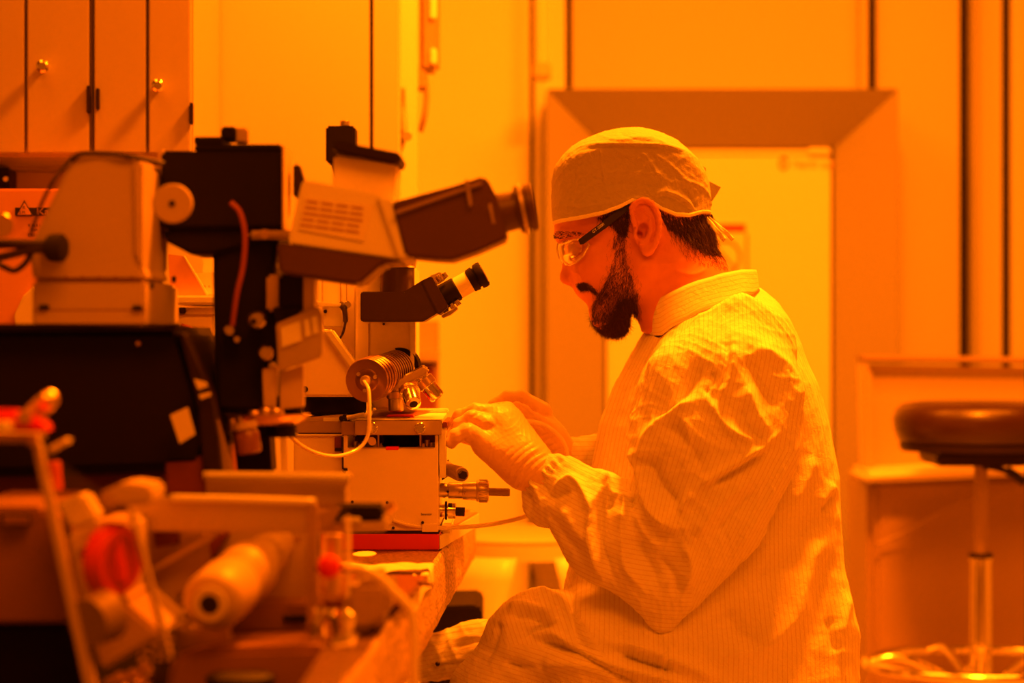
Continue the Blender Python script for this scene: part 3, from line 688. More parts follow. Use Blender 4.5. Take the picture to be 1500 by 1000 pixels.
# black column with knobs
prism('focus_column', [(310, 334), (410, 334), (398, 420), (410, 500), (390, 602), (316, 602), (312, 480)], B+.07, B+.2, M['black'], fm, .005)
prism('column_rear', [(335, 590), (392, 590), (398, 694), (348, 694)], B+.1, B+.16, M['black'], fm, .003)
tube('red_cable', [W(338, 296, B+.03), W(352, 312, B+.03), W(359, 345, B+.03), W(356, 390, B+.035), W(347, 430, B+.04), W(340, 478, B+.05)], .0030, M['redtube'], fm)
for (x, y, r, yy) in ((376, 469, .0095, .05), (336, 484, .006, .055), (389, 517, .008, .05), (347, 497, .004, .06), (398, 535, .004, .06)):
    k = lathe('focus_knob', W(x, y, B+yy+.03), W(x, y, B+yy-.012), [(0, 0), (0, r*.8), (.5, r*.8), (.55, r), (.9, r), (1, r*.75), (1, 0)], M['brushed'], fm, 28)
    if r > .009: cyl('knob_bore', W(x-5, y+2, B+yy-.012), W(x-5, y+2, B+yy-.0145), .0035, M['dark'], k, 14)
box('cross_slide', 362, 337, 430, 350, B+.05, B+.09, M['alu'], fm, .004)
cyl('slide_knob', W(388, 343, B+.05), W(388, 343, B+.035), .005, M['brass'], fm, 16)
prism('spring_blade', [(399, 440), (394, 441), (401, 368), (404, 368), (411, 436)], B+.09, B+.1, M['alu'], fm, .0008)
# small dark motor and perforated bracket
box('motor_side', 390, 402, 412, 456, B+.05, B+.10, M['beige'], fm, .003)
box('motor', 408, 402, 446, 452, B+.04, B+.10, M['black'], fm, .003)
box('motor_cover', 444, 400, 460, 458, B+.04, B+.09, M['alu'], fm, .002)
prism('motor_mount', [(398, 450), (446, 446), (440, 458), (404, 474)], B+.04, B+.10, M['black'], fm, .002)
prism('bracket', [(404, 474), (466, 448), (472, 462), (472, 522), (408, 545)], B+.035, B+.05, M['alu'], fm, .0015)
for q_ in ([(411, 480), (439, 470), (441, 499), (413, 509)], [(445, 468), (452, 466), (455, 491), (447, 494)], [(456, 464), (463, 462), (466, 487), (459, 490)]):
    prism('bracket_window', q_, B+.031, B+.037, M['white2'], fm, .0005)
prism('bracket_foot', [(410, 545), (440, 536), (444, 534), (444, 596), (410, 600)], B+.05, B+.07, M['beige'], fm, .001)
prism('bracket_foot', [(384, 540), (406, 536), (404, 596), (386, 596)], B+.05, B+.07, M['beige'], fm, .001)
# round tray with bright fittings
tb = lathe('round_tray', W(392, 622, B+.06), W(392, 606, B+.06), [(0, 0), (0, .028), (.5, .040), (.9, .044), (1, .044), (1, .038), (.6, .034), (.6, 0)], M['brass'], fm, 48)
cyl('tray_hub', W(424, 606, B+.07), W(424, 580, B+.07), .014, M['black'], fm, 32)
for x, y, r in ((352, 612, .006), (372, 606, .008), (389, 602, .009), (404, 603, .009), (340, 618, .005)):
    lathe('tray_fitting', W(x, y+12, B+.03), W(x, y-6, B+.03), [(0, 0), (0, r*.9), (.6, r), (.9, r*.8), (1, r*.4), (1, 0)], M['brass'], fm, 24)
cyl('tray_post', W(412, 640, B+.06), W(412, 622, B+.06), .016, M['black'], fm, 32)
bo = lathe('purple_bottle', W(366, 664, B+.0), W(360, 626, B+.0), [(0, 0), (0, .010), (.08, .0125), (.75, .0130), (.85, .011), (1, .009), (1, 0)], M['purple'], fm, 32)
lathe('bottle_cap', W(360, 628, B), W(358, 618, B), [(0, 0), (0, .0125), (1, .0125), (1, 0)], M['beige'], bo, 28)
for x in (412, 417): tube('thin_wire', [W(x, 628, B+.08), W(x+1, 650, B+.08), W(x+3, 694, B+.08)], .0012, M['tube'], fm)
# tall lamp housing on the far left of the machine
LH = 2.40
lh = prism('lamp_housing', [(104, 232), (112, 226), (192, 226), (208, 236), (208, 392), (212, 402), (212, 412), (48, 412), (42, 368), (46, 356)], LH, LH+.16, M['beige'], fm, .004)
box('housing_base', 47, 410, 212, 478, LH-.001, LH+.24, M['beige'], lh, .003)
prism('lamp_housing_edge', [(192, 240), (198, 232), (207, 236), (208, 392), (200, 384), (195, 370)], LH-.004, LH+.002, M['beige'], lh, .003)
box('corner_post', 231, 218, 241, 398, LH+.15, LH+.17, M['beige'], lh, .002)
for y in (409, 454): box('panel_joint', 50, y-.8, 212, y+.8, LH-.0012, LH+.001, M['darkred'], lh, 0)
for i in range(5): box('vent_slot', 96+i*24, 404, 97.5+i*24, 409, LH-.0014, LH+.001, M['darkred'], lh, 0)
for p in ((56, 446), (193, 447)): box('black_clip', p[0], p[1], p[0]+15, p[1]+7, LH-.006, LH, M['rubber'], lh, .001)
for p, yy in (((219, 418), .035), ((252, 409), .19)): cyl('side_screw', W(*p, LH+yy), W(*p, LH+yy)+Vector((.004, 0, 0)), .0035, M['rubber'], lh, 12)
kd = cyl('adjusting_knob', W(254, 298, LH+.0), W(252, 298, LH-.016), .0195, M['beige'], fm, 48)
cyl('knob_centre', W(252, 298, LH-.016), W(252, 298, LH-.0175), .0032, M['dark'], kd, 16)
plg = lathe('power_plug', W(68, 363, LH-.03), W(98, 363, LH-.032), [(0, 0), (0, .009), (.1, .0128), (.4, .0140), (.8, .0140), (1, .009), (1, 0)], M['rubber'], fm, 14)
cyl('plug_socket', W(80, 363, LH-.03), W(80, 363, LH), .0125, M['rubber'], fm, 24)
tube('power_cable', [W(70, 364, LH-.03), W(45, 366, LH-.03), W(20, 372, LH-.03), W(-30, 384, LH-.03)], .0042, M['cable'], fm)
tube('power_cable', [W(72, 358, LH-.028), W(45, 358, LH-.03), W(15, 357, LH-.03), W(-30, 358, LH-.03)], .0050, M['cable'], fm)
tube('power_cable', [W(48, 364, LH-.02), W(38, 384, LH-.02), W(22, 396, LH-.02), W(6, 391, LH-.02), W(-20, 376, LH-.02)], .0030, M['cable'], fm)
tube('top_cable', [W(104, 236, LH-.002), W(118, 226, LH-.004), W(150, 225, LH-.002), W(190, 229, LH-.004), W(240, 240, LH+.01)], .0026, M['cable'], fm)
tube('top_cable', [W(108, 228, LH+.01), W(80, 262, LH-.003), W(60, 300, LH-.003), W(44, 345, LH-.003)], .0018, M['cable'], fm)
cyl('indicator_lamp', W(2, 330, 2.35), W(-3, 330, 2.36), .012, M['brass'], fm, 24)
# big black cowl below
prism('black_cowl', [(-60, 478), (262, 477), (272, 500), (300, 590), (312, 640), (296, 690), (-60, 700)], LH+.02, B+.3, M['black'], fm, .01)
prism('cowl_lip', [(-60, 474), (45, 474), (232, 478), (262, 472), (262, 484), (-60, 486)], LH-.004, LH+.03, M['blackm'], fm, .003)
prism('cowl_flank', [(262, 484), (270, 492), (308, 580), (318, 640), (324, 694), (298, 694), (290, 600)], LH+.01, LH+.06, M['blackm'], fm, .004)
box('cowl_screw', 199, 500, 205, 506, LH+.014, LH+.02, M['brass'], fm, .001)
cd = prism('hang_tag', [(249, 608), (275, 596), (286, 636), (263, 650)], LH-.004, LH-.0025, M['paper'], fm, .0003)
prism('small_card', [(284, 555), (302, 560), (304, 566), (290, 571)], LH+.0, LH+.003, M['paper'], fm, .0003)
prism('small_card', [(291, 578), (308, 574), (309, 579), (294, 585)], LH+.0, LH+.003, M['paper'], fm, .0003)
prism('strut', [(300, 603), (312, 596), (340, 690), (322, 694)], LH+.03, LH+.05, M['slatgrey'], fm, .001)
box('rear_panel', 318, 590, 358, 700, LH+.4, LH+.42, M['white'], fm, .001)
# lower mass: dark red flank, side panel and steps
prism('red_flank', [(-60, 690), (240, 686), (312, 640), (312, 760), (200, 800), (-60, 830)], LH+.06, LH+.3, M['darkred'], fm, .006)
box('flank_block', 242, 668, 306, 726, LH+.02, LH+.1, M['darkred'], fm, .003)

YOFF = -.05
# ---- sheet metal tray and frame in front
s2 = 2.30
tr2 = empty('sheet_metal_frame', W(400, 900, s2), 'folded metal frame with a round lens barrel, low in the left foreground', 'metal frame')
prism('rear_tray', [(300, 694), (512, 696), (512, 704), (505, 712), (505, 748), (302, 726)], 2.44, 2.5, M['alu'], tr2, .002)
tube('rear_tray_rim', [W(298, 696, 2.43), W(400, 697, 2.43), W(512, 699, 2.43)], .0045, M['white2'], tr2)  # pale rod: the light caught by the rim is put into its colour
prism('crossbar', [(184, 728), (460, 733), (463, 742), (463, 780), (184, 778)], s2, s2+.02, M['alu'], tr2, .002)
tube('crossbar_rim', [W(250, 729, s2-.002), W(350, 731, s2-.002), W(462, 735, s2-.002)], .0036, M['white2'], tr2)  # whitened rod paints in the bright line along the top edge
prism('crossbar_post', [(450, 736), (464, 740), (462, 960), (449, 960)], s2-.004, s2+.012, M['alu'], tr2, .001)
prism('diagonal_stay', [(190, 860), (184, 852), (355, 752), (362, 758)], s2+.02, s2+.026, M['alu'], tr2, .001)
prism('face_plate', [(196, 772), (300, 780), (308, 820), (300, 866), (262, 870), (228, 930), (196, 860)], s2+.035, s2+.045, M['beige'], tr2, .002)
prism('slotted_plate', [(225, 776), (262, 776), (262, 797), (227, 802)], s2+.028, s2+.036, M['darkred'], tr2, .001)
prism('side_sheet', [(300, 780), (450, 776), (450, 900), (330, 905), (300, 868)], s2+.1, s2+.11, M['beige'], tr2, .001)
prism('dark_recess', [(298, 802), (322, 780), (332, 784), (304, 830)], s2+.06, s2+.1, M['darkred'], tr2, .001)
prism('lower_shelf', [(330, 886), (470, 886), (470, 925), (330, 925)], s2+.03, s2+.16, M['dull'], tr2, .002)
prism('shelf_slot', [(413, 902), (450, 901), (450, 909), (416, 910)], s2+.026, s2+.031, M['dark'], tr2, .001)
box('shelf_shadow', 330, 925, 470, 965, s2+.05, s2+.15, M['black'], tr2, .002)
a, b = W(308, 884, 2.16), W(392, 812, 2.36)
br = lathe('lens_barrel', a, b, [(0, 0), (0, .018), (.02, .0235), (.06, .0272), (.30, .0278), (.32, .0262), (.50, .0262), (.52, .0275), (.66, .0275), (.68, .0205), (1, .0205), (1, 0)], M['beige'], tr2, 56)
d = b-a; dd = d.normalized()
lathe('front_ring', a-dd*.003, a+dd*.002, [(0, .0085), (0, .0150), (1, .0165), (1, .0085)], M['white'], br, 40)
cyl('bore', a-dd*.0035, a+dd*.001, .0088, M['dark'], br, 30)
for t in (.36, .41, .46): lathe('barrel_groove', a+d*t, a+d*(t+.015), [(0, .0255), (0, .0266), (1, .0266), (1, .0255)], M['slatgrey'], br, 40)
cyl('barrel_tube', W(386, 816, 2.35), W(446, 762, 2.5), .0165, M['beige'], tr2, 36)
cyl('tube_screw', W(436, 790, 2.36), W(436, 790, 2.35), .004, M['brass'], tr2, 14)
# metal fittings at the bottom
gz = 2.2
for x, y, r, h in ((340, 960, .009, 18), (412, 960, .007, 24), (430, 946, .006, 30), (368, 966, .006, 14)):
    lathe('bolt', W(x, y+h, gz), W(x, y, gz), [(0, 0), (0, r), (.5, r), (.55, r*1.25), (.9, r*1.25), (1, r*.9), (1, 0)], M['beige'], tr2, 6)
prism('clamp_block', [(252, 922), (330, 918), (338, 958), (258, 965)], gz+.02, gz+.06, M['beige'], tr2, .003)
cyl('clamp_pin', W(268, 926, gz+.01), W(262, 912, gz+.01), .007, M['alu'], tr2, 18)
tbp = prism('round_base', [(250, 962), (300, 950), (460, 946), (520, 965), (530, 1030), (240, 1030)], gz-.02, gz+.1, M['dull'], tr2, .006)
lathe('dark_disc', W(352, 1004, gz-.04), W(352, 986, gz-.04), [(0, 0), (0, .030), (.8, .030), (1, .027), (1, 0)], M['rubber'], tr2, 40)
for i, (x, y, r) in enumerate(((196, 984, .008), (212, 974, .007), (176, 990, .010), (206, 996, .009), (160, 996, .007))):
    lathe('brass_fitting', W(x, y+18, gz-.05), W(x, y, gz-.06), [(0, 0), (0, r), (.6, r), (.7, r*.7), (1, r*.6), (1, 0)], M['brass'], tr2, 20)
# glass joints with bright highlights, red ball valve and hoses
gv = empty('valve_assembly', W(490, 950, 2.2), 'clear fitting with a red valve button and pale hose at the bench edge, bottom foreground', 'valve')
cyl('upper_body', W(486, 870, 2.24), W(486, 782, 2.24), .010, M['brass'], gv, 28)
rb = lathe('red_button', W(482, 830, 2.20), W(482, 830, 2.17), [(0, 0), (0, .008), (.6, .0105), (.9, .009), (1, .005), (1, 0)], M['redp'], gv, 28)
cyl('valve_stem', W(462, 832, 2.21), W(508, 832, 2.21), .0028, M['blackm'], gv, 12)
lathe('chrome_joint', W(500, 960, 2.2), W(498, 892, 2.2), [(0, 0), (0, .014), (.3, .012), (.5, .010), (.7, .0135), (.9, .0135), (1, .009), (1, 0)], M['chrome'], gv, 32)
lathe('chrome_joint', W(462, 960, 2.22), W(470, 890, 2.22), [(0, 0), (0, .009), (.6, .008), (.8, .0095), (1, .007), (1, 0)], M['chrome'], gv, 28)
prism('sloped_base', [(452, 990), (480, 950), (520, 944), (530, 960), (516, 990)], 2.16, 2.26, M['beige'], gv, .004)
box('acrylic_pane', 449, 736, 512, 960, 2.26, 2.266, M['acrylic'], gv, .0005)
box('pane_edge', 506, 756, 513, 960, 2.258, 2.27, M['tube'], gv, .0008)
tube('hose', [W(505, 832, 2.2), W(530, 834, 2.2), W(555, 846, 2.2), W(575, 866, 2.2), W(590, 880, 2.2), W(602, 896, 2.2), W(606, 930, 2.2), W(607, 1000, 2.2), W(607, 1100, 2.2)], .0046, M['tube'], gv)
tube('hose', [W(480, 978, 2.12), W(505, 976, 2.12), W(528, 986, 2.12), W(548, 1010, 2.12)], .0042, M['tube'], gv)
box('terminal_bar', 486, 742, 560, 762, 2.36, 2.42, M['black'], gv, .003)
prism('terminal_plate', [(468, 766), (566, 764), (566, 778), (470, 782)], 2.35, 2.42, M['alu'], gv, .002)
prism('terminal_web', [(466, 752), (500, 742), (486, 768), (468, 782)], 2.34, 2.36, M['alu'], gv, .001)
box('terminal_tab', 500, 758, 528, 765, 2.345, 2.355, M['white2'], gv, .001)
cyl('terminal_screw', W(566, 748, 2.36), W(578, 738, 2.36), .0045, M['brass'], gv, 16)
# acrylic sheet leaning in the left corner, control box with red dial
ac = empty('acrylic_guard', W(90, 950, 2.1), 'clear guard sheet with thick bright edges leaning over the red dial box', 'guard')
prism('sheet', [(50, 650), (190, 744), (248, 960), (140, 1040)], 2.06, 2.064, M['acrylic'], ac, .0005)
prism('edge_strip', [(46, 648), (56, 646), (146, 1040), (130, 1040)], 2.05, 2.068, M['beige'], ac, .001)
prism('edge_strip', [(186, 744), (192, 744), (250, 962), (243, 966)], 2.05, 2.066, M['slatgrey'], ac, .001)
cyl('edge_cap', W(50, 652, 2.06), W(48, 642, 2.06), .0048, M['brass'], ac, 16)
prism('hook', [(68, 656), (98, 640), (102, 647), (72, 664)], 2.07, 2.09, M['white'], ac, .002)
prism('top_bracket', [(142, 722), (180, 706), (222, 712), (222, 738), (192, 740), (150, 748)], 2.1, 2.18, M['beige'], ac, .003)
cx = empty('dial_control_box', W(120, 950, 2.15), 'pale box with a big red rotary dial, behind the clear guard at left', 'control box')
prism('box_body', [(96, 780), (140, 765), (176, 772), (182, 880), (240, 930), (148, 985), (118, 900)], 2.14, 2.3, M['beige'], cx, .004)
prism('front_face', [(98, 784), (138, 766), (150, 772), (164, 872), (122, 888)], 2.125, 2.142, M['white'], cx, .003)
dlp = lathe('red_dial', W(178, 822, 2.119), W(158, 819, 2.127), [(0, .022), (0, .028), (.5, .0325), (1, .0325), (1, 0), (.5, 0), (.5, .022), (0, .022)], M['redp'], cx, 48)
tube('dial_grip', [W(170, 792, 2.119), W(174, 822, 2.117), W(178, 852, 2.119)], .0055, M['redp'], dlp)
cyl('box_hole', W(121, 808, 2.125), W(121, 808, 2.122), .0035, M['darkred'], cx, 16)
lathe('dark_roller', W(128, 912, 2.05), W(160, 900, 2.075), [(0, 0), (0, .020), (.9, .022), (1, .018), (1, 0)], M['slatgrey'], cx, 36)
prism('roll_label', [(78, 736), (120, 722), (142, 762), (104, 776)], 2.15, 2.2, M['white2'], cx, .003)
# equipment casing filling the lower left corner
ca = empty('equipment_casing', W(0, 950, 2.3), 'dull red-orange casing with an inset handle, in the lower left corner', 'casing')
prism('casing_body', [(-70, 742), (60, 742), (66, 750), (100, 760), (120, 912), (-70, 914)], 2.2, 2.45, M['dull'], ca, .006)
box('inset_handle', 0, 753, 43, 770, 2.193, 2.2, M['dark'], ca, .001)
box('handle_plate', 3, 757, 40, 769, 2.188, 2.194, M['dull'], ca, .001)
box('casing_plinth', -70, 914, 150, 1060, 2.22, 2.42, M['black'], ca, .004)
cyl('orange_lamp', W(80, 718, 2.16), W(77, 676, 2.16), .007, mat('orange_plastic', (.8, .14, .04), .4), ca, 24)
# red handled tool with bright knob at upper left of it
tl = empty('red_lever', W(20, 630, 2.05), 'bright red lever handle with a shiny knob, at the left edge over the black cowl', 'lever')
prism('red_handle', [(-40, 600), (18, 601), (52, 614), (72, 626), (66, 634), (20, 630), (-40, 612)], 2.03, 2.06, M['redp'], tl, .004)
tube('lever_arm', [W(40, 618, 2.07), W(54, 602, 2.07), W(70, 588, 2.07)], .0085, M['beige'], tl)
lathe('shiny_knob', W(66, 590, 2.06), W(76, 582, 2.05), [(0, 0), (0, .004), (.4, .008), (.8, .0075), (1, .003), (1, 0)], M['brass'], tl, 24)
box('white_block', -40, 618, 14, 630, 2.0, 2.03, M['white2'], tl, .003)
cyl('pivot', W(36, 612, 2.03), W(36, 610, 2.02), .006, M['brass'], tl, 18)
prism('bracket_arm', [(-40, 632), (60, 636), (50, 648), (-40, 648)], 2.06, 2.1, M['beige'], tl, .003)
YOFF = 0.0
# ================================================================ the seated man
Y0 = 3.25; S = Y0/F
def surface_nets(f, lo, h):
    ins = f < 0
    nx, ny, nz = f.shape
    c = np.zeros((nx-1, ny-1, nz-1), np.int8)
    for i in (0, 1):
        for j in (0, 1):
            for k in (0, 1): c += ins[i:nx-1+i, j:ny-1+j, k:nz-1+k]
    act = (c > 0) & (c < 8)
    I = np.argwhere(act); idx = -np.ones(act.shape, np.int32); idx[act] = np.arange(len(I))
    cor = {}
    for i in (0, 1):
        for j in (0, 1):
            for k in (0, 1): cor[(i, j, k)] = f[I[:, 0]+i, I[:, 1]+j, I[:, 2]+k]
    acc = np.zeros((len(I), 3)); cnt = np.zeros(len(I))
    for a in cor:
        for ax in range(3):
            if a[ax] == 0:
                b = list(a); b[ax] = 1; b = tuple(b)
                fa, fb = cor[a], cor[b]; m = (fa < 0) != (fb < 0)
                t = np.where(m, fa/np.where(m, fa-fb, 1), 0)
                p = np.tile(np.array(a, float), (len(I), 1)); p[:, ax] += t
                acc += p*m[:, None]; cnt += m
    V = (I+acc/cnt[:, None])*h+np.array(lo)
    quads = []
    def q(d, sl, offs):
        e = np.argwhere(d)+sl
        cells = [idx[e[:, 0]+o[0], e[:, 1]+o[1], e[:, 2]+o[2]] for o in offs]
        return np.stack(cells, 1), e
    for ax in range(3):
        s0 = [slice(1, -1)]*3; s1 = [slice(1, -1)]*3
        s0[ax] = slice(0, -1); s1[ax] = slice(1, None)
        a, b = ins[tuple(s0)], ins[tuple(s1)]
        d = a != b
        base = np.array([1, 1, 1]); base[ax] = 0
        u, v = [k for k in range(3) if k != ax]
        o0 = np.zeros(3, int); ou = o0.copy(); ou[u] = -1; ov_ = o0.copy(); ov_[v] = -1; ouv = ou+ov_
        Q, e = q(d, base, [ouv, ov_, o0, ou])
        flip = a[tuple((e-base).T)]
        if ax == 1: flip = ~flip
        Q[flip] = Q[flip][:, ::-1]
        quads.append(Q)
    return V, np.concatenate(quads)

class SDF:
    """field sampled in photo-scale units on the man's own mid-plane: u right, w away, v down"""
    def __init__(s, lo, hi, h):
        s.lo = np.array(lo, float); s.h = h
        n = [int((hi[i]-lo[i])/h)+1 for i in range(3)]
        s.u = (lo[0]+np.arange(n[0])*h)[:, None, None].astype(np.float32)
        s.w = (lo[1]+np.arange(n[1])*h)[None, :, None].astype(np.float32)
        s.v = (lo[2]+np.arange(n[2])*h)[None, None, :].astype(np.float32)
        s.f = np.full(n, 1e3, np.float32)
    def ell(s, c, r, rot=0):            # c=(u,v,w) r=(ru,rv,rw), rot: turn in the picture plane
        a, b, d = s.u-c[0], s.v-c[1], s.w-c[2]
        if rot:
            cr, sr = math.cos(rot), math.sin(rot); a, b = a*cr+b*sr, -a*sr+b*cr
        k0 = np.sqrt((a/r[0])**2+(b/r[1])**2+(d/r[2])**2)
        return (k0-1)*min(r)*np.clip(k0, .6, 1)if False else (k0-1)*(min(r)*.5+.5*np.sqrt(((a)**2+(b)**2+(d)**2))/np.maximum(k0, .3)*1)
    def cone(s, a, b, ra, rb, ws=1., wc=None):
        a = np.array(a, float); b = np.array(b, float)
        if ws != 1.:
            wc = (a[2]+b[2])/2 if wc is None else wc
        U, Vv, Wd = s.u-a[0], s.v-a[1], (s.w-a[2])
        d = b-a
        if ws != 1.: Wd = Wd/ws*1.0; d = d*np.array([1, 1, 1/ws])
        t = np.clip((U*d[0]+Vv*d[1]+Wd*d[2])/(d@d), 0, 1)
        return np.sqrt((U-t*d[0])**2+(Vv-t*d[1])**2+(Wd-t*d[2])**2)-(ra+(rb-ra)*t)
    def add(s, g, k=0):
        if k: hh = np.clip(k-np.abs(s.f-g), 0, None)/k; s.f = np.minimum(s.f, g)-hh*hh*k*.25
        else: s.f = np.minimum(s.f, g)
        return s
    def sub(s, g, k=0):
        g = -g
        if k: hh = np.clip(k-np.abs(s.f-g), 0, None)/k; s.f = np.maximum(s.f, g)+hh*hh*k*.25
        else: s.f = np.maximum(s.f, g)
        return s
    def chain(s, pts, k=0, kk=0, ws=1.):
        """pts: (u,v,w,r) ..."""
        for p, q in zip(pts, pts[1:]): s.add(s.cone(p[:3], q[:3], p[3], q[3], ws), k if kk == 0 else kk)
        return s
    def mesh(s):
        V, Q = surface_nets(s.f, (s.lo[0], s.lo[1], s.lo[2]), s.h)
        return V, Q            # V columns: u, w, v
def near(px, py, w, *r):
    """a point measured in the photo that stands w nearer or farther than the mid-plane"""
    k = 1+w/F
    return ((px-750)*k+750, (py-500)*k+500, w)+tuple(x*k for x in r)
def uw2world(V):
    return np.stack([(V[:, 0]-750)*S, Y0+V[:, 1]*S, CAMZ-(V[:, 2]-500)*S], 1)
def vnormals(V, Q):
    n = np.cross(V[Q[:, 2]]-V[Q[:, 0]], V[Q[:, 3]]-V[Q[:, 1]])
    N = np.zeros_like(V)
    for i in range(4): np.add.at(N, Q[:, i], n)
    return N/np.maximum(np.linalg.norm(N, axis=1), 1e-9)[:, None]
def orient(P, Q):
    a, b, c, d = (P[Q[:, i]] for i in range(4))
    vol = np.einsum('ij,ij->i', a, np.cross(b, c)).sum()+np.einsum('ij,ij->i', a, np.cross(c, d)).sum()
    return Q if vol > 0 else Q[:, ::-1]
def smooth_v(V, Q, it, fac=.5):
    E = np.concatenate([Q[:, [0, 1]], Q[:, [1, 2]], Q[:, [2, 3]], Q[:, [3, 0]]])
    deg = np.zeros(len(V)); np.add.at(deg, E[:, 0], 1); np.add.at(deg, E[:, 1], 1)
    for _ in range(it):
        A = np.zeros_like(V); np.add.at(A, E[:, 0], V[E[:, 1]]); np.add.at(A, E[:, 1], V[E[:, 0]])
        V = V*(1-fac)+fac*A/deg[:, None]
    return V
def quadmesh(name, P, Q, m, parent=None, attrs=None):
    Q = orient(P, Q)
    me = bpy.data.meshes.new(name); me.vertices.add(len(P)); me.vertices.foreach_set('co', P.astype(np.float32).ravel())
    me.loops.add(Q.size); me.loops.foreach_set('vertex_index', Q.astype(np.int32).ravel())
    me.polygons.add(len(Q)); me.polygons.foreach_set('loop_start', np.arange(0, Q.size, 4, dtype=np.int32))
    me.update(calc_edges=True)
    for k, a in (attrs or {}).items():
        at = me.attributes.new(k, 'FLOAT', 'POINT'); at.data.foreach_set('value', a.astype(np.float32))
    return link(name, me, m, parent, smooth=True)
def seg_dist(PX, PY, pts):
    """distance of many picture points to a polyline and taper 0..1 along it"""
    best = np.full(PX.shape, 1e9); tt = np.zeros(PX.shape)
    L = [math.dist(a, b) for a, b in zip(pts, pts[1:])]; T = sum(L); acc = 0
    for (a, b), l in zip(zip(pts, pts[1:]), L):
        dx, dy = b[0]-a[0], b[1]-a[1]
        t = np.clip(((PX-a[0])*dx+(PY-a[1])*dy)/(l*l), 0, 1)
        d = np.hypot(PX-a[0]-t*dx, PY-a[1]-t*dy); m = d < best
        best = np.where(m, d, best); tt = np.where(m, (acc+t*l)/T, tt); acc += l
    return best, tt
def fold(V, N, folds, wc=0, span=40):
    """real pleats and creases: raise or sink the cloth along drawn lines on its near side"""
    k = 1/(1+V[:, 1]/F); PX = (V[:, 0]-750)*k+750; PY = (V[:, 2]-500)*k+500
    front = np.clip((wc+span*.3-V[:, 1])/span, 0, 1)
    D = np.zeros(len(V))
    for pts, wd, h in folds:
        pts_ = [(p.x, p.y) for p in catmull([Vector((x, y, 0)) for x, y in pts], 4)]
        bx0 = min(p[0] for p in pts_)-wd*3; bx1 = max(p[0] for p in pts_)+wd*3
        by0 = min(p[1] for p in pts_)-wd*3; by1 = max(p[1] for p in pts_)+wd*3
        m = (PX > bx0) & (PX < bx1) & (PY > by0) & (PY < by1)
        if not m.any(): continue
        d, t = seg_dist(PX[m], PY[m], pts_)
        D[m] += h*1.25*np.exp(-(np.sqrt(d*d+.16*wd*wd)-.4*wd)/(wd*.85))*np.clip(np.minimum(t, 1-t)*5, .25, 1)
    return V+N*(D*front)[:, None]
def wav(V, fr, seed, amp, k=5, stretch=(1, 1, 1), ridged=True):
    rng = np.random.RandomState(seed); out = np.zeros(len(V))
    P = V*np.array(stretch)
    for i in range(k):
        d = rng.normal(size=3); d /= np.linalg.norm(d); f_ = fr*(1+.6*i)
        ph = 2.5*np.sin(P@(rng.normal(size=3)*fr*.5)+rng.uniform(0, 6))
        s_ = np.sin(P@d*f_+ph+rng.uniform(0, 6))
        out += ((1-np.abs(s_))**2-.33 if ridged else s_)/(1+.5*i)
    return out*amp

# ---------------- materials of cloth and skin
def fabric(name, col, line=None, period=6.4, bump=.35, rough=.75, width=.24):
    m = bpy.data.materials.new(name); m.use_nodes = True; nt = m.node_tree; b = nt.nodes['Principled BSDF']
    b.inputs['Roughness'].default_value = rough; b.inputs['Specular IOR Level'].default_value = .3
    b.inputs['Sheen Weight'].default_value = .15
    tc = nt.nodes.new('ShaderNodeTexCoord')
    n = nt.nodes.new('ShaderNodeTexNoise'); n.inputs['Scale'].default_value = 900; n.inputs['Detail'].default_value = 2
    n2 = nt.nodes.new('ShaderNodeTexNoise'); n2.inputs['Scale'].default_value = 75; n2.inputs['Detail'].default_value = 5; n2.inputs['Distortion'].default_value = 1.2
    nt.links.new(tc.outputs['Object'], n.inputs['Vector']); nt.links.new(tc.outputs['Object'], n2.inputs['Vector'])
    ad = nt.nodes.new('ShaderNodeMath'); ad.operation = 'MULTIPLY_ADD'; ad.inputs[1].default_value = .25
    nt.links.new(n.outputs['Fac'], ad.inputs[0]); nt.links.new(n2.outputs['Fac'], ad.inputs[2])
    bp = nt.nodes.new('ShaderNodeBump'); bp.inputs['Strength'].default_value = bump; bp.inputs['Distance'].default_value = .003
    nt.links.new(ad.outputs[0], bp.inputs['Height']); nt.links.new(bp.outputs[0], b.inputs['Normal'])
    base = nt.nodes.new('ShaderNodeMix'); base.data_type = 'RGBA'
    base.inputs[6].default_value = (*[c*.93 for c in col], 1); base.inputs[7].default_value = (*col, 1)
    nt.links.new(n2.outputs['Fac'], base.inputs[0]); res = base.outputs[2]
    if line:
        at = nt.nodes.new('ShaderNodeAttribute'); at.attribute_name = 'stripe'
        dv = nt.nodes.new('ShaderNodeMath'); dv.operation = 'DIVIDE'; dv.inputs[1].default_value = period
        fr_ = nt.nodes.new('ShaderNodeMath'); fr_.operation = 'FRACT'
        nt.links.new(at.outputs['Fac'], dv.inputs[0]); nt.links.new(dv.outputs[0], fr_.inputs[0])
        r = nt.nodes.new('ShaderNodeValToRGB'); e = r.color_ramp.elements
        e[0].position = width*.5; e[0].color = (1, 1, 1, 1); e[1].position = width; e[1].color = (0, 0, 0, 1)
        nt.links.new(fr_.outputs[0], r.inputs[0])
        mx = nt.nodes.new('ShaderNodeMix'); mx.data_type = 'RGBA'; mx.inputs[7].default_value = (*line, 1)
        nt.links.new(r.outputs[0], mx.inputs[0]); nt.links.new(res, mx.inputs[6]); res = mx.outputs[2]
    nt.links.new(res, b.inputs['Base Color'])
    return m
M['gown'] = fabric('striped_gown_cloth', (.84, .82, .76), (.70, .61, .54))
M['cap'] = fabric('cap_cloth', (.46, .42, .36), bump=.6)
M['capband'] = fabric('cap_binding', (.84, .80, .70), bump=.3)
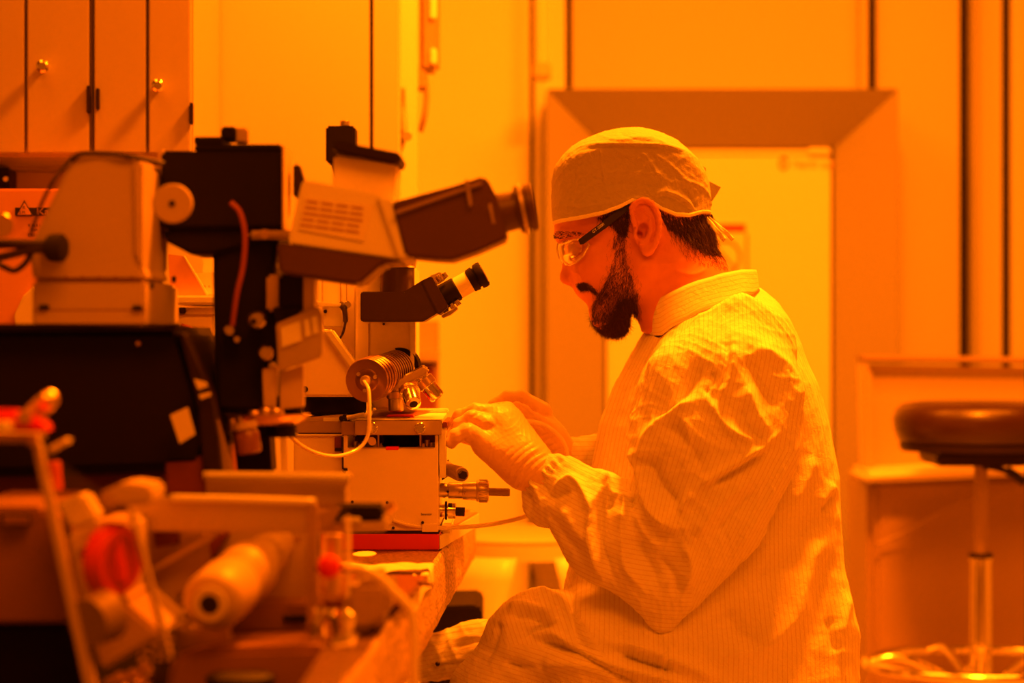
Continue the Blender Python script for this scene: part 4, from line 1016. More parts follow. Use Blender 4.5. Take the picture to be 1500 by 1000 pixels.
M['glove'] = mat('latex_glove', (.76, .54, .40), .42, nscale=60, namt=.05, bump=.25, bscale=140)
M['hair'] = mat('dark_brown_hair', (.060, .020, .012), .55)
M['hair2'] = mat('brown_hair', (.16, .055, .03), .5)
M['frame'] = mat('black_temple', (.02, .012, .01), .4)
def skin_mat():
    m = bpy.data.materials.new('skin'); m.use_nodes = True; nt = m.node_tree; b = nt.nodes['Principled BSDF']
    tc = nt.nodes.new('ShaderNodeTexCoord')
    n = nt.nodes.new('ShaderNodeTexNoise'); n.inputs['Scale'].default_value = 45; n.inputs['Detail'].default_value = 5
    nt.links.new(tc.outputs['Object'], n.inputs['Vector'])
    mx = nt.nodes.new('ShaderNodeMix'); mx.data_type = 'RGBA'
    mx.inputs[6].default_value = (.56, .175, .11, 1); mx.inputs[7].default_value = (.74, .29, .18, 1)
    nt.links.new(n.outputs['Fac'], mx.inputs[0]); nt.links.new(mx.outputs[2], b.inputs['Base Color'])
    b.inputs['Roughness'].default_value = .52; b.inputs['Specular IOR Level'].default_value = .4
    n2 = nt.nodes.new('ShaderNodeTexNoise'); n2.inputs['Scale'].default_value = 700; n2.inputs['Detail'].default_value = 2
    nt.links.new(tc.outputs['Object'], n2.inputs['Vector'])
    bp = nt.nodes.new('ShaderNodeBump'); bp.inputs['Strength'].default_value = .25; bp.inputs['Distance'].default_value = .0008
    nt.links.new(n2.outputs['Fac'], bp.inputs['Height']); nt.links.new(bp.outputs[0], b.inputs['Normal'])
    return m
M['skin'] = skin_mat()

man = empty('person', ((1080-750)*S, Y0, 0), 'bearded man in striped gown, cloth cap, safety glasses and gloves, seated working at the machine', 'person')

# ---------------- head and neck
H = SDF((800, -105, 175), (1110, 105, 520), 1.7)
H.add(H.ell((928, 290, 0), (112, 100, 76)))
H.add(H.ell((872, 322, 0), (58, 52, 60)), 22)
H.add(H.ell((888, 378, 0), (58, 62, 56)), 22)
H.add(H.ell((832, 346, 0), (18, 11, 44)), 14)
for sg in (-1, 1):
    H.add(H.ell((868, 392, sg*40), (26, 22, 20)), 24)          # cheek
    H.sub(H.ell((832, 368, sg*30), (12, 11, 16)), 12)          # socket
    H.add(H.ell((844, 370, sg*29), (12, 10, 13)), 5)           # lidded eye
    H.add(H.cone((888, 460, sg*16), (938, 398, sg*50), 21, 18), 24)   # jaw
H.add(H.cone((836, 358, 0), (832, 398, 0), 7, 9), 13)
H.add(H.ell((832, 406, 0), (12, 11, 10)), 6)
for sg in (-1, 1): H.add(H.ell((843, 408, sg*10), (9, 8, 7)), 3)
for sg in (-1, 1): H.sub(H.ell((840, 416, sg*9), (7, 3.5, 6)), 1.5)
H.add(H.ell((876, 420, 0), (33, 24, 38)), 16)
H.add(H.ell((858, 426, 0), (11, 6, 20)), 7)
H.add(H.ell((870, 438, 0), (11, 6.5, 18)), 3)

H.add(H.ell((893, 458, 0), (24, 24, 28)), 16)
H.add(H.cone((968, 352, 0), (1012, 450, 0), 66, 74), 26)
H.add(H.cone((1012, 450, 0), (1030, 500, 0), 74, 86), 20)
H.add(H.ell((994, 336, 0), (41, 56, 54)), 20)
# near and far ear
for sg in (-1, 1):
    e0 = sg*72
    H.add(H.ell((943, 336, e0), (20, 38, 6), -.08), 4)
    rim = [(926, 332), (921, 316), (925, 303), (937, 297), (950, 302), (959, 318), (961, 338), (957, 356), (950, 369)]
    rim = [(p.x, p.y) for p in catmull([Vector((x, y, 0)) for x, y in rim], 2)]
    for a, b in zip(rim, rim[1:]): H.add(H.cone((*a, e0+sg*7), (*b, e0+sg*7), 4.2, 4.2), 2.5)
    for a, b in zip([(937, 313), (948, 325), (950, 341), (944, 355)], [(948, 325), (950, 341), (944, 355), (935, 360)]):
        H.add(H.cone((*a, e0+sg*5), (*b, e0+sg*5), 3.6, 3.6), 3)
    H.add(H.ell((944, 369, e0+sg*3), (9, 9, 6)), 5)
    H.add(H.ell((928, 349, e0+sg*4), (5, 6, 5)), 4)
    H.sub(H.ell((937, 341, e0+sg*10), (8, 13, 17), .2), 1.5)
    H.sub(H.ell((934, 346, e0+sg*6), (5, 6, 22)), 1.5)
    H.sub(H.cone((931, 311, e0+sg*9), (944, 322, e0+sg*9), 4.2, 3.4), 1.5)
    H.sub(H.cone((952, 322, e0+sg*10), (954, 345, e0+sg*10), 2.6, 2.6), 1.5)
Vh, Qh = H.mesh(); Vh = smooth_v(Vh, Qh, 1, .4)
def face_lines():
    global Vh
    N = vnormals(Vh, Qh)
    if (N*(Vh-Vh.mean(0))).sum() < 0: N = -N
    Vh = fold(Vh, N, [([(840, 398), (850, 401), (853, 409), (848, 416)], 2.0, -2.0), ([(853, 404), (862, 416), (870, 432)], 3, -1.6),
                      ([(834, 369), (842, 373), (852, 371)], 1.4, -1.2), ([(832, 361), (842, 360), (855, 364)], 1.6, -1.2),
                      ([(946, 380), (975, 386), (1010, 380)], 5, -1.0), ([(985, 395), (1015, 402), (1040, 392)], 4, -.9)], wc=0, span=30)
face_lines()

# ---------------- hands (built once as a field; gloves take it, the body carries a slimmer copy)
def hand_chains(sgn):
    if sgn > 0:      # his near hand, back of the hand to us
        n = lambda x, y, w, r: near(x, y, w, r)
        return dict(
            palm=[(n(800, 703, -125, 29), n(765, 672, -125, 31)), (n(765, 672, -125, 31), n(728, 622, -112, 29)),
                  (n(765, 690, -130, 27), n(712, 650, -135, 22)), (n(790, 690, -122, 28), n(745, 618, -100, 24))],
            fingers=[[n(706, 644, -136, 18), n(685, 632, -146, 12.5), n(668, 638, -148, 10.5), n(661, 648, -142, 9)],
                     [n(712, 620, -130, 15), n(691, 611, -136, 10), n(672, 621, -134, 8.5), n(658, 637, -128, 7)],
                     [n(724, 605, -114, 14), n(696, 600, -120, 9.5), n(673, 608, -116, 8.5), n(657, 627, -108, 7)],
                     [n(742, 602, -94, 15), n(710, 602, -88, 10), n(686, 612, -84, 9), n(668, 628, -82, 7.5)]],
            thumb=[n(770, 660, -98, 19), n(735, 650, -86, 14), n(702, 645, -82, 11), n(678, 640, -84, 9)])
    n = lambda x, y, w, r: near(x, y, w, r)
    return dict(      # his far hand, palm and thumb side to us
        palm=[(n(838, 674, 10, 20), n(806, 642, 5, 23)), (n(806, 642, 5, 23), n(788, 611, 8, 20)), (n(824, 668, 0, 18), n(790, 636, -8, 18))],
        fingers=[[n(793, 603, 5, 16), n(764, 583, 2, 11.5), n(742, 582, 0, 9.5), n(722, 592, -4, 8)],
                 [n(788, 610, 22, 15), n(758, 592, 26, 11), n(734, 590, 22, 9.5), n(712, 602, 14, 8)],
                 [n(784, 620, 34, 14), n(756, 606, 42, 11), n(732, 606, 40, 9.5), n(708, 616, 30, 8)],
                 [n(786, 632, 40, 13), n(758, 622, 50, 10), n(738, 624, 48, 9), n(716, 632, 38, 7.5)]],
        thumb=[n(802, 632, -12, 17), n(781, 616, -24, 12.5), n(766, 603, -32, 10.5), n(757, 596, -36, 8.5)])
def build_hand(G, sgn, shrink=0, k=1.):
    h = hand_chains(sgn)
    for a, b in h['palm']: G.add(G.cone(a[:3], b[:3], a[3]-shrink, b[3]-shrink), 14)
    for fch in h['fingers']+[h['thumb']]:
        tmp = G.f; G.f = np.full_like(G.f, 1e3)
        for a, b in zip(fch, fch[1:]): G.add(G.cone(a[:3], b[:3], a[3]-shrink, b[3]-shrink), 3)
        for a in fch[1:3]: G.add(G.ell(a[:3], (a[3]*.98-shrink,)*3), 4)
        g = G.f; G.f = tmp
        G.add(g, 3.2)
G1 = SDF((640, -185, 570), (850, -55, 745), 1.35); build_hand(G1, 1)
Vg1, Qg1 = G1.mesh()
G2 = SDF((690, -60, 560), (880, 70, 710), 1.6); build_hand(G2, -1)
Vg2, Qg2 = G2.mesh()
def glove_folds(V, Q, folds, seed):
    V = smooth_v(V, Q, 1, .4); N = vnormals(V, Q)
    if (N*(V-V.mean(0))).sum() < 0: N = -N
    V = V+N*wav(V, .16, seed, .35, 4)[:, None]
    return fold(V, N, folds, wc=V[:, 1].mean()+30, span=60)
wr = [([(739+i*4.5, 698+i*3.6), (750+i*4.5, 681+i*3.2), (768+i*4.5, 663+i*3), (790+i*4.5, 650+i*3)], 1.1, (-.9, .8)[i % 2]) for i in range(7)]+[([(748, 706), (757, 690), (776, 672), (800, 660)], 1.6, -1.0),
      ([(734, 690), (746, 672), (764, 656), (782, 645)], 1.8, -1.0), ([(727, 680), (740, 664), (756, 650)], 1.6, -.7),
      ([(700, 624), (716, 617), (726, 626)], 4, 1.1),
      ([(688, 650), (697, 638)], 2, -1.2), ([(682, 645), (690, 634)], 1.6, 1.0), ([(700, 606), (690, 612), (680, 620)], 1.6, -.9)]
quadmesh('glove', uw2world(glove_folds(Vg1, Qg1, wr, 3)), Qg1, M['glove'], man)['label'] = 'near latex glove, back of the hand showing'
wr2 = [([(777, 612), (790, 622), (800, 634)], 2.2, -1.6), ([(790, 640), (806, 634)], 1.8, -1.2), ([(794, 648), (812, 640)], 1.8, -1.2), ([(800, 656), (818, 648)], 1.8, -1.2), ([(806, 664), (824, 656)], 1.8, -1.2), ([(780, 592), (784, 604)], 2, -1.2), ([(770, 584), (772, 594)], 2, -1)]
quadmesh('glove', uw2world(glove_folds(Vg2, Qg2, wr2, 5)), Qg2, M['glove'], man)['label'] = 'far latex glove, thumb and palm side showing'

# ---------------- body under the clothes, joined to the head as one mesh
Bd = SDF((560, -230, 430), (1290, 240, 1720), 6.0)
Bd.add(Bd.cone((1024, 470, 0), (1034, 540, 0), 70, 72))
Bd.add(Bd.ell((1045, 650, 0), (95, 165, 120)), 30)
Bd.add(Bd.ell((1075, 880, 0), (95, 160, 110)), 40)
for sg in (-1, 1):
    Bd.add(Bd.cone((1055, 556, sg*88), (1058, 562, sg*118), 46, 42), 24)
    Bd.chain([(1090, 1010, sg*75, 70), (800, 968, sg*105, 40), (735, 1200, sg*110, 40), (690, 1440, sg*112, 30)], 14)
    Bd.chain([(700, 1470, sg*112, 30), (600, 1500, sg*118, 24)], 12)
Bd.chain([near(1065, 575, -125, 42), near(985, 800, -160, 34), near(900, 760, -155, 28), near(800, 703, -125, 24)], 14)
Bd.chain([near(1055, 565, 110, 40), near(985, 725, 140, 32), near(900, 685, 75, 24), near(842, 672, 10, 19)], 14)
build_hand(Bd, 1, 2.5); build_hand(Bd, -1, 2.5)
Vb, Qb = Bd.mesh()
P_ = np.concatenate([uw2world(Vh), uw2world(Vb)])
Qh2 = orient(uw2world(Vh), Qh); Qb2 = orient(uw2world(Vb), Qb)
Qh2 = Qh2[((Vh[Qh2][:, :, 2] < 486) | (Vh[Qh2][:, :, 0] < 926)).all(1)]; Qb2 = Qb2[(Vb[Qb2][:, :, 2] > 491).all(1)]
Q_ = np.concatenate([Qh2, Qb2+len(Vh)])
body = quadmesh('body', P_, Q_, M['skin'], man)
bm = bmesh.new(); bm.from_mesh(body.data)
bmesh.ops.delete(bm, geom=[v for v in bm.verts if not v.link_faces], context='VERTS')
be = [e for e in bm.edges if len(e.link_faces) == 1]
try: bmesh.ops.bridge_loops(bm, edges=be)
except Exception as ex_: print('bridge', ex_)
seen = set(); isl = []
for v in bm.verts:
    if v in seen: continue
    st_ = [v]; seen.add(v); I_ = []
    while st_:
        q_ = st_.pop(); I_.append(q_)
        for e_ in q_.link_edges:
            w_ = e_.other_vert(q_)
            if w_ not in seen: seen.add(w_); st_.append(w_)
    isl.append(I_)
isl.sort(key=len); print('islands', [len(i) for i in isl])
for I_ in isl[:-1]: bmesh.ops.delete(bm, geom=I_, context='VERTS')
for f_ in bm.faces: f_.smooth = True
bm.to_mesh(body.data); bm.free()

# ---------------- cap
def v_edge(u):
    return np.interp(u, [800, 812, 850, 880, 905, 922, 945, 965, 985, 1005, 1025, 1045, 1060], [331, 329, 324, 318, 309, 300, 300, 312, 320, 321, 315, 314, 318])
def cap_field(off, h=1.8):
    K = SDF((795, -100, 175), (1068, 100, 345), h)
    K.add(K.ell((924, 295, 0), (118+off, 107+off, 128+off)))
    K.add(K.ell((866, 280, 0), (56+off, 70+off, 90+off)), 14)
    uu_ = (K.u-924); ru_ = np.where(uu_ < 0, 115., 116.)+off
    sl = np.clip((K.v-214)/110, -.3, 1)
    hw_ = 77+4*sl+off
    kk = (np.abs(uu_/(ru_))**2.35+np.abs(K.w/hw_)**2.35)**(1/2.35)
    wall = (kk-1)*np.minimum(ru_, hw_)
    k_ = 5.; hh = np.clip(k_-np.abs(K.f-wall), 0, None)/k_
    K.f = (np.maximum(K.f, wall)+hh*hh*k_*.25).astype(np.float32)
    K.f = np.maximum(K.f, ((K.u-1042)*.75+(K.v-262)*-.66).astype(np.float32))
    return K
K = cap_field(1.5)
Z_ = K.f.copy()
edge_v = v_edge(K.u[:, 0, 0])[:, None, None]
K.f = np.maximum(K.f, (K.v-edge_v))
Vk, Qk = K.mesh(); Nk = vnormals(Vk, Qk)
if (Nk*(Vk-Vk.mean(0))).sum() < 0: Nk = -Nk
Vk = Vk+Nk*(wav(Vk, .05, 12, .5, 5, (1, 1, 1.7))+wav(Vk, .15, 14, .42, 4, (1, 1, 1.3)))[:, None]*np.clip((edge_v.min()-0+40-Vk[:, 2])/30, .25, 1)[:, None]
capf = [([(832, 224), (862, 212), (920, 211), (975, 213), (1010, 226), (1042, 250)], 2.4, 2.0),
        ([(832, 229), (862, 217), (920, 216), (975, 218), (1008, 231)], 2.2, -1.7),
        ([(879, 212), (882, 240), (886, 268)], 1.8, 2.0), ([(844, 220), (842, 260), (843, 280)], 1.6, -1.2),
        ([(885, 252), (930, 252), (985, 256)], 2.0, 1.1), ([(896, 214), (912, 226), (936, 232), (960, 246)], 2.2, 1.2),
        ([(930, 216), (950, 232), (965, 256), (985, 268)], 2.4, 1.4), ([(950, 218), (985, 244), (1020, 280)], 2.4, 1.2),
        ([(955, 286), (975, 281), (1000, 290), (1020, 308)], 2.6, 2.4), ([(958, 292), (978, 288), (998, 297), (1014, 310)], 2.6, -2.0),
        ([(900, 300), (930, 290), (965, 296)], 2.4, 1.2), ([(996, 270), (1012, 290), (1022, 310)], 1.8, -2.0),
        ([(820, 300), (860, 302), (900, 294)], 2.2, 1.0), ([(1000, 262), (1030, 275), (1045, 300)], 2, 1.5),
        ([(828, 240), (838, 262)], 1.8, 1.0), ([(890, 270), (930, 268), (975, 274)], 2.4, -1.0), ([(870, 195), (905, 205), (950, 200), (985, 216)], 2, 1.1), ([(905, 193), (930, 204), (965, 208)], 2, -1.0)]
Vk = fold(Vk, Nk, capf, wc=0, span=30)
cp = quadmesh('cap', uw2world(Vk), Qk, M['cap'], man)
K2 = cap_field(2.6); K2.f = np.maximum(K2.f, np.abs(K2.v-(edge_v-2.5))-3.0)
K2.f = np.maximum(K2.f, -(cap_field(-2).f))
Vk2, Qk2 = K2.mesh()
quadmesh('cap_binding', uw2world(Vk2), Qk2, M['capband'], cp)
def pt3(px, py, w): v = near(px, py, w); return Vector(((v[0]-750)*S, Y0+w*S, CAMZ-(v[2-1]-500)*S))
def cap_tie(pts, wd, name='cap_tie', m='capband', par=None):
    C_ = catmull([pt3(*p) for p in pts], 5); g = []
    for i, c in enumerate(C_):
        a = (C_[min(i+1, len(C_)-1)]-C_[max(i-1, 0)]).normalized(); s_ = a.cross(Vector((0, 1, 0))).normalized()
        g.append([c+s_*(t*wd)+Vector((0, .0015*math.sin(i*.8+t*2), 0)) for t in (-1, -.4, .4, 1)])
    return sheet(name, g, M[m], par or cp, thick=.0008)
cap_tie([(1024, 311, -32), (1040, 326, -38), (1052, 340, -40), (1062, 352, -40)], .0030)
cap_tie([(1026, 311, -26), (1046, 326, -28), (1062, 339, -30), (1074, 351, -30)], .0026)
cap_tie([(1024, 310, -36), (1010, 302, -44), (1002, 296, -48)], .0012)
for q_ in ([(1004, 224), (1016, 235), (1034, 246), (1035, 264), (1018, 250)], [(1036, 264), (1056, 274), (1051, 283), (1043, 295), (1034, 285)]):
    bm = bmesh.new(); a = [bm.verts.new(pt3(x, y, -14)) for x, y in q_]; b = [bm.verts.new(pt3(x-2, y, 6)) for x, y in q_]
    bm.faces.new(a); bm.faces.new(b[::-1]); n_ = len(a)
    for i in range(n_): bm.faces.new((a[i], a[(i+1) % n_], b[(i+1) % n_], b[i]))
    from_bm('cap_flap', bm, M['cap'], cp)
K3 = SDF((985, -45, 255), (1060, 45, 320), 1.8)
K3.add(K3.cone((1000, 285, -12), (1030, 300, -14), 30, 11, 1.0)); K3.add(K3.cone((1016, 262, 0), (1030, 272, 0), 12, 8), 8)
K3.f = np.maximum(K3.f, (K3.v-314))
V3, Q3 = K3.mesh(); N3 = vnormals(V3, Q3); V3 = V3+N3*wav(V3, .12, 4, 1.2, 4)[:, None]
quadmesh('cap_gather', uw2world(V3), Q3, M['cap'], cp)

# ---------------- hair, beard, brows: strands rooted on the skin
Nh = vnormals(Vh, Qh)
if (Nh*(Vh-Vh.mean(0))).sum() < 0: Nh = -Nh
def inpoly(x, y, poly):
    c = np.zeros(len(x), bool); j = len(poly)-1
    for i in range(len(poly)):
        xi, yi = poly[i]; xj, yj = poly[j]
        c ^= ((yi > y) != (yj > y)) & (x < (xj-xi)*(y-yi)/((yj-yi) or 1e-9)+xi); j = i
    return c
def strands(name, roots, dirs, lens, rad, m, parent, curl=.25, seed=1, sag=(0, 0, 1), segs=3):
    rng = np.random.RandomState(seed); n = len(roots)
    dirs = dirs/np.linalg.norm(dirs, axis=1)[:, None]
    P = roots.copy(); pts = [P]; d = dirs.copy(); bend = rng.normal(size=(n, 3))*curl
    for s_ in range(segs):
        d = d+bend/segs+np.array(sag)*.35/segs; d /= np.linalg.norm(d, axis=1)[:, None]
        P = P+d*(lens/segs)[:, None]; pts.append(P)
    a = np.cross(dirs, rng.normal(size=(n, 3))); a /= np.linalg.norm(a, axis=1)[:, None]; b = np.cross(dirs, a)
    V = []; 
    for i, P in enumerate(pts):
        r = rad*(1-.8*i/segs)
        for k in range(3):
            V.append(P+a*r*math.cos(k*2.094)+b*r*math.sin(k*2.094))
    V = np.stack(V, 1)                       # n, (segs+1)*3, 3
    q = []
    for i in range(segs):
        for k in range(3):
            k2 = (k+1) % 3; q.append((i*3+k, i*3+k2, (i+1)*3+k2, (i+1)*3+k))
    q = np.array(q); Q = (np.arange(n)[:, None, None]*(segs+1)*3+q[None]).reshape(-1, 4)
    return quadmesh(name, uw2world(V.reshape(-1, 3)), Q, m, parent)
def pick(mask, n, rng):
    ids = np.where(mask)[0]
    ids = rng.choice(ids, n, replace=len(ids) < n)
    j = rng.uniform(-1.2, 1.2, (n, 3))
    return Vh[ids]+j-Nh[ids]*.8, Nh[ids]
rng = np.random.RandomState(7)
U, Wd, Vv = Vh[:, 0], Vh[:, 1], Vh[:, 2]
# beard core volume
Bc = SDF((835, -75, 385), (970, 75, 512), 1.8)
Bc.add(Bc.ell((896, 458, 0), (25, 31, 34)))
Bc.add(Bc.cone((893, 462, 0), (904, 476, 0), 21, 14), 10)
for sg in (-1, 1):
    Bc.add(Bc.cone((896, 462, sg*18), (912, 440, sg*36), 19, 13), 10)
    Bc.add(Bc.cone((912, 440, sg*36), (917, 420, sg*46), 10, 5), 8)
Vc, Qc = Bc.mesh(); Nc = vnormals(Vc, Qc)
if (Nc*(Vc-Vc.mean(0))).sum() < 0: Nc = -Nc
Vc2 = Vc+Nc*wav(Vc, .35, 9, 1.0, 4)[:, None]
beard = quadmesh('beard', uw2world(Vc2), Qc, M['hair'], man)
ids = rng.choice(len(Vc), 13000)
d = Nc[ids]*.55+np.array([-.02, 0, .85])+rng.normal(size=(13000, 3))*.38
inner = np.array([900, 0, 455])
strands('beard_strands', Vc[ids], d, rng.uniform(4, 10, 13000), .34, M['hair'], beard, .5, 2)
ids = rng.choice(np.where(Vc[:, 2] > 430)[0], 1500)
d = Nc[ids]*.8+np.array([-.1, 0, .8])+rng.normal(size=(1500, 3))*.4
strands('beard_strands', Vc[ids], d, rng.uniform(8, 15, 1500), .28, M['hair2'], beard, .7, 5)
# cheek beard, sideburn, moustache on the skin
side = np.abs(Wd) > 14
cheek = inpoly(U, Vv, [(897, 345), (914, 345), (916, 385), (924, 410), (932, 430), (934, 470), (866, 470), (868, 448), (874, 432), (882, 420), (890, 402), (896, 380)]) & side
d_, n_ = pick(cheek, 7000, rng)
strands('beard_strands', d_, n_*.35+np.array([-.22, 0, .95])+rng.normal(size=(7000, 3))*.26, rng.uniform(5, 12, 7000), .22, M['hair'], beard, .4, 3)
edge_ = inpoly(U, Vv, [(888, 350), (920, 345), (924, 385), (936, 415), (940, 470), (862, 462), (868, 432), (876, 414), (884, 390)]) & side
d_, n_ = pick(edge_, 2000, rng)
strands('beard_strands', d_, n_*.3+np.array([-.2, 0, .95])+rng.normal(size=(2000, 3))*.25, rng.uniform(4, 8, 2000), .16, M['hair'], beard, .4, 13)
mous = inpoly(U, Vv, [(843, 417), (850, 414), (859, 415), (870, 424), (874, 431), (868, 430), (858, 424), (848, 425)])
d_, n_ = pick(mous, 1300, rng)
sg_ = np.sign(d_[:, 1])[:, None]
strands('moustache', d_, n_*.45+np.array([.30, 0, .75])+sg_*np.array([[0, .35, 0]])+rng.normal(size=(1300, 3))*.22, rng.uniform(4, 8.5, 1300), .26, M['hair'], man, .3, 4)
brow = inpoly(U, Vv, [(808, 346), (816, 340), (832, 341), (854, 343), (854, 345.5), (834, 348), (818, 351)]) & (np.abs(Wd) > 8) & (np.abs(Wd) < 58)
d_, n_ = pick(brow, 700, rng)
strands('eyebrow', d_, n_*.4+np.array([.8, 0, -.1])+rng.normal(size=(700, 3))*.2, rng.uniform(5, 8, 700), .30, M['hair'], man, .3, 6)
temple = inpoly(U, Vv, [(872, 322), (905, 308), (918, 304), (917, 330), (914, 345), (903, 345), (898, 335), (886, 328)]) & (np.abs(Wd) > 35)
d_, n_ = pick(temple, 2600, rng)
strands('hair', d_, n_*.3+np.array([.25, 0, .8])+rng.normal(size=(2600, 3))*.2, rng.uniform(7, 13, 2600), .34, M['hair'], man, .4, 8)
back = inpoly(U, Vv, [(958, 300), (1060, 300), (1060, 372), (1040, 374), (1020, 368), (1000, 350), (985, 342), (972, 334), (964, 318)]) & (Vv > v_edge(U)+1)
d_, n_ = pick(back, 9000, rng)
strands('hair', d_, n_*.28+np.array([.34, 0, .8])+rng.normal(size=(9000, 3))*.16, rng.uniform(12, 25, 9000), .42, M['hair'], man, .35, 9)
nape = inpoly(U, Vv, [(970, 345), (1060, 365), (1062, 396), (1030, 392), (1000, 380)])
d_, n_ = pick(nape, 1500, rng)
strands('hair', d_, n_*.25+np.array([.45, 0, .8])+rng.normal(size=(1500, 3))*.15, rng.uniform(5, 11, 1500), .22, M['hair2'], man, .3, 10)

# ---------------- safety glasses
gl = bpy.data.objects.new('safety_glasses', None); C.objects.link(gl); gl.parent = man; gl.location = pt3(840, 366, 0)-man.location
for sg in (-1, 1):
    g = []
    for i in range(19):
        t = i/18; ang = t*1.42
        u0 = 819+46*(1-math.cos(ang)); w0 = sg*(6+64*math.sin(ang)**.9)
        top_ = 357+ -3*t-4*t*t; bot = 378+12*math.sin(min(1, t*1.25)*PI*.8)-16*t**6
        if t > .85: bot -= (t-.85)*60
        g.append([Vector(((u0+(r_*3.5)-(2 if 0 < r_ < 1 else 0)-750)*S, Y0+w0*S, CAMZ-(top_+(bot-top_)*r_-500)*S)) for r_ in (0, .2, .4, .6, .8, 1)])
    sheet('lens', g, M['lens'], gl, thick=.0022)
    tube('lens_rim', [row[0] for row in g], .0009, M['lens'], gl, n=6, k=2)
    tube('lens_rim', [row[-1] for row in g], .0010, M['lens'], gl, n=6, k=2)
    w_ = sg*76
    tp = None
    bm = bmesh.new(); q_ = [(845, 354), (848, 361), (853, 360), (884, 338), (921, 309), (919, 303), (912, 303), (880, 328)]
    a = [bm.verts.new(Vector(((x-750)*S, Y0+(w_ if x > 860 else sg*70)*S, CAMZ-(y-500)*S))) for x, y in q_]
    b = [bm.verts.new(v.co-Vector((0, sg*.0032, 0))) for v in a]
    bm.faces.new(a); bm.faces.new(b[::-1])
    for i in range(len(a)): bm.faces.new((a[i], a[(i+1) % 8], b[(i+1) % 8], b[i]))
    tp = from_bm('temple', bm, M['frame'], gl, bevel=.0005)
    if sg < 0:
        text('lettering', 'GT-2000', Vector(((866.5-750)*S, Y0-(76.6)*S, CAMZ-(345.2-500)*S)), .0052, M['paper'], gl, rot=(PI/2, -.66, 0))
cap_tie([(820, 356, 0), (818, 366, -3), (822, 378, -6)], .003, 'nose_bridge', 'tube', gl)

# ---------------- gown: torso and skirt
T = SDF((640, -245, 415), (1290, 235, 1180), 3.6)
zt_ = [395, 415, 440, 470, 505, 560, 620, 700, 780, 850, 920, 1000, 1180]
xl_ = [1010, 985, 972, 954, 934, 903, 880, 862, 842, 828, 822, 815, 820]
xr_ = [1070, 1100, 1127, 1150, 1172, 1194, 1212, 1226, 1231, 1240, 1252, 1254, 1250]
hw_ = [50, 62, 82, 122, 158, 172, 168, 165, 168, 175, 185, 190, 190]
v1 = T.v[0, 0]; xl1 = np.interp(v1, zt_, xl_); xr1 = np.interp(v1, zt_, xr_); hw1 = np.interp(v1, zt_, hw_)
cu = ((xl1+xr1)/2)[None, None]; ru = ((xr1-xl1)/2)[None, None]; rw = hw1[None, None]
k0 = (np.abs((T.u-cu)/ru)**2.3+np.abs(T.w/rw)**2.3)**(1/2.3)
g0 = (k0-1)*np.minimum(ru, rw)
g0 = np.maximum(g0, 425-T.v); g0 = np.maximum(g0, T.v-1150)
T.add(g0.astype(np.float32)); vcut = (488-(T.u-945)*.394).astype(np.float32)
T.add(T.ell((1088, 474, 0), (54, 42, 82)), 26)
for sg in (-1, 1):
    T.add(T.cone((1062, 512, sg*70), (1064, 516, sg*120), 56, 56), 34)
T.chain([near(1120, 1020, -80, 120), near(960, 985, -95, 100), near(860, 955, -100, 84), near(800, 928, -100, 58)], 30)
T.add(T.ell(near(780, 938, -100), (60, 64, 60)), 22)
T.chain([near(760, 950, -100, 48), near(708, 1012, -100, 38), near(668, 1080, -100, 34)], 34)
T.chain([near(1120, 1020, 80, 110), near(900, 985, 100, 78), near(800, 960, 105, 60)], 30)
T.chain([near(760, 1010, -60, 60), near(760, 1120, 20, 60)], 50)
T.f = np.maximum(T.f, vcut-T.v)
Vt, Qt = T.mesh(); Nt = vnormals(Vt, Qt)
if (Nt*(Vt-Vt.mean(0))).sum() < 0: Nt = -Nt
Vt = Vt+Nt*(wav(Vt, .022, 21, 2.2, 5, (1, 1, .6), False)+wav(Vt, .05, 22, 1.4, 4, (1, 1, .5))+wav(Vt, .11, 23, .4, 4, (1.2, 1, .5)))[:, None]
tf = [([(1227, 757), (1205, 790), (1185, 815), (1172, 860), (1160, 905), (1113, 950), (1014, 968)], 20, 13),
      ([(1215, 742), (1180, 790), (1150, 830), (1090, 862)], 20, -9),
      ([(1192, 665), (1180, 700), (1162, 742)], 8, 6), ([(1222, 706), (1200, 740)], 8, 6), ([(1224, 722), (1206, 752)], 6, -5),
      ([(1060, 890), (1085, 930), (1120, 945)], 14, -8), ([(1225, 800), (1200, 880), (1190, 960)], 12, -6),
      ([(1245, 860), (1232, 920), (1230, 980)], 8, 6), ([(1215, 900), (1226, 960)], 6, -6),
      ([(895, 600), (885, 700), (880, 720)], 10, 5), ([(1036, 432), (996, 452), (948, 508), (925, 562), (915, 640)], 6, -6), ([(935, 560), (915, 640), (905, 720)], 9, -6), ([(990, 490), (955, 530), (925, 590)], 7, 5),
      ([(900, 590), (950, 520), (1000, 470)], 5, -4),
      ([(838, 850), (836, 900), (850, 945), (880, 960)], 9, -9),
      ([(779, 922), (812, 930), (845, 949), (890, 972), (960, 990), (1020, 1010)], 7, 8),
      ([(780, 936), (830, 950), (880, 975), (940, 1005)], 6, -8),
      ([(905, 955), (940, 968), (990, 985)], 6, -9), ([(890, 940), (940, 952), (1000, 975), (1060, 1000)], 8, 8),
      ([(812, 912), (795, 918), (780, 922), (767, 934)], 4, -6), ([(816, 908), (786, 894), (762, 888), (740, 892)], 5, 6),
      ([(745, 900), (775, 902), (800, 912)], 4, -5), ([(730, 905), (722, 935), (712, 965)], 6, -5), ([(800, 857), (790, 880), (812, 908)], 5, 4),
      ([(750, 985), (800, 972), (860, 975), (930, 1000)], 8, 7), ([(735, 965), (760, 978), (810, 970)], 6, -6),
      ([(975, 930), (972, 970), (970, 1000)], 3, 3), ([(980, 930), (977, 970), (976, 1000)], 2.5, -3)]
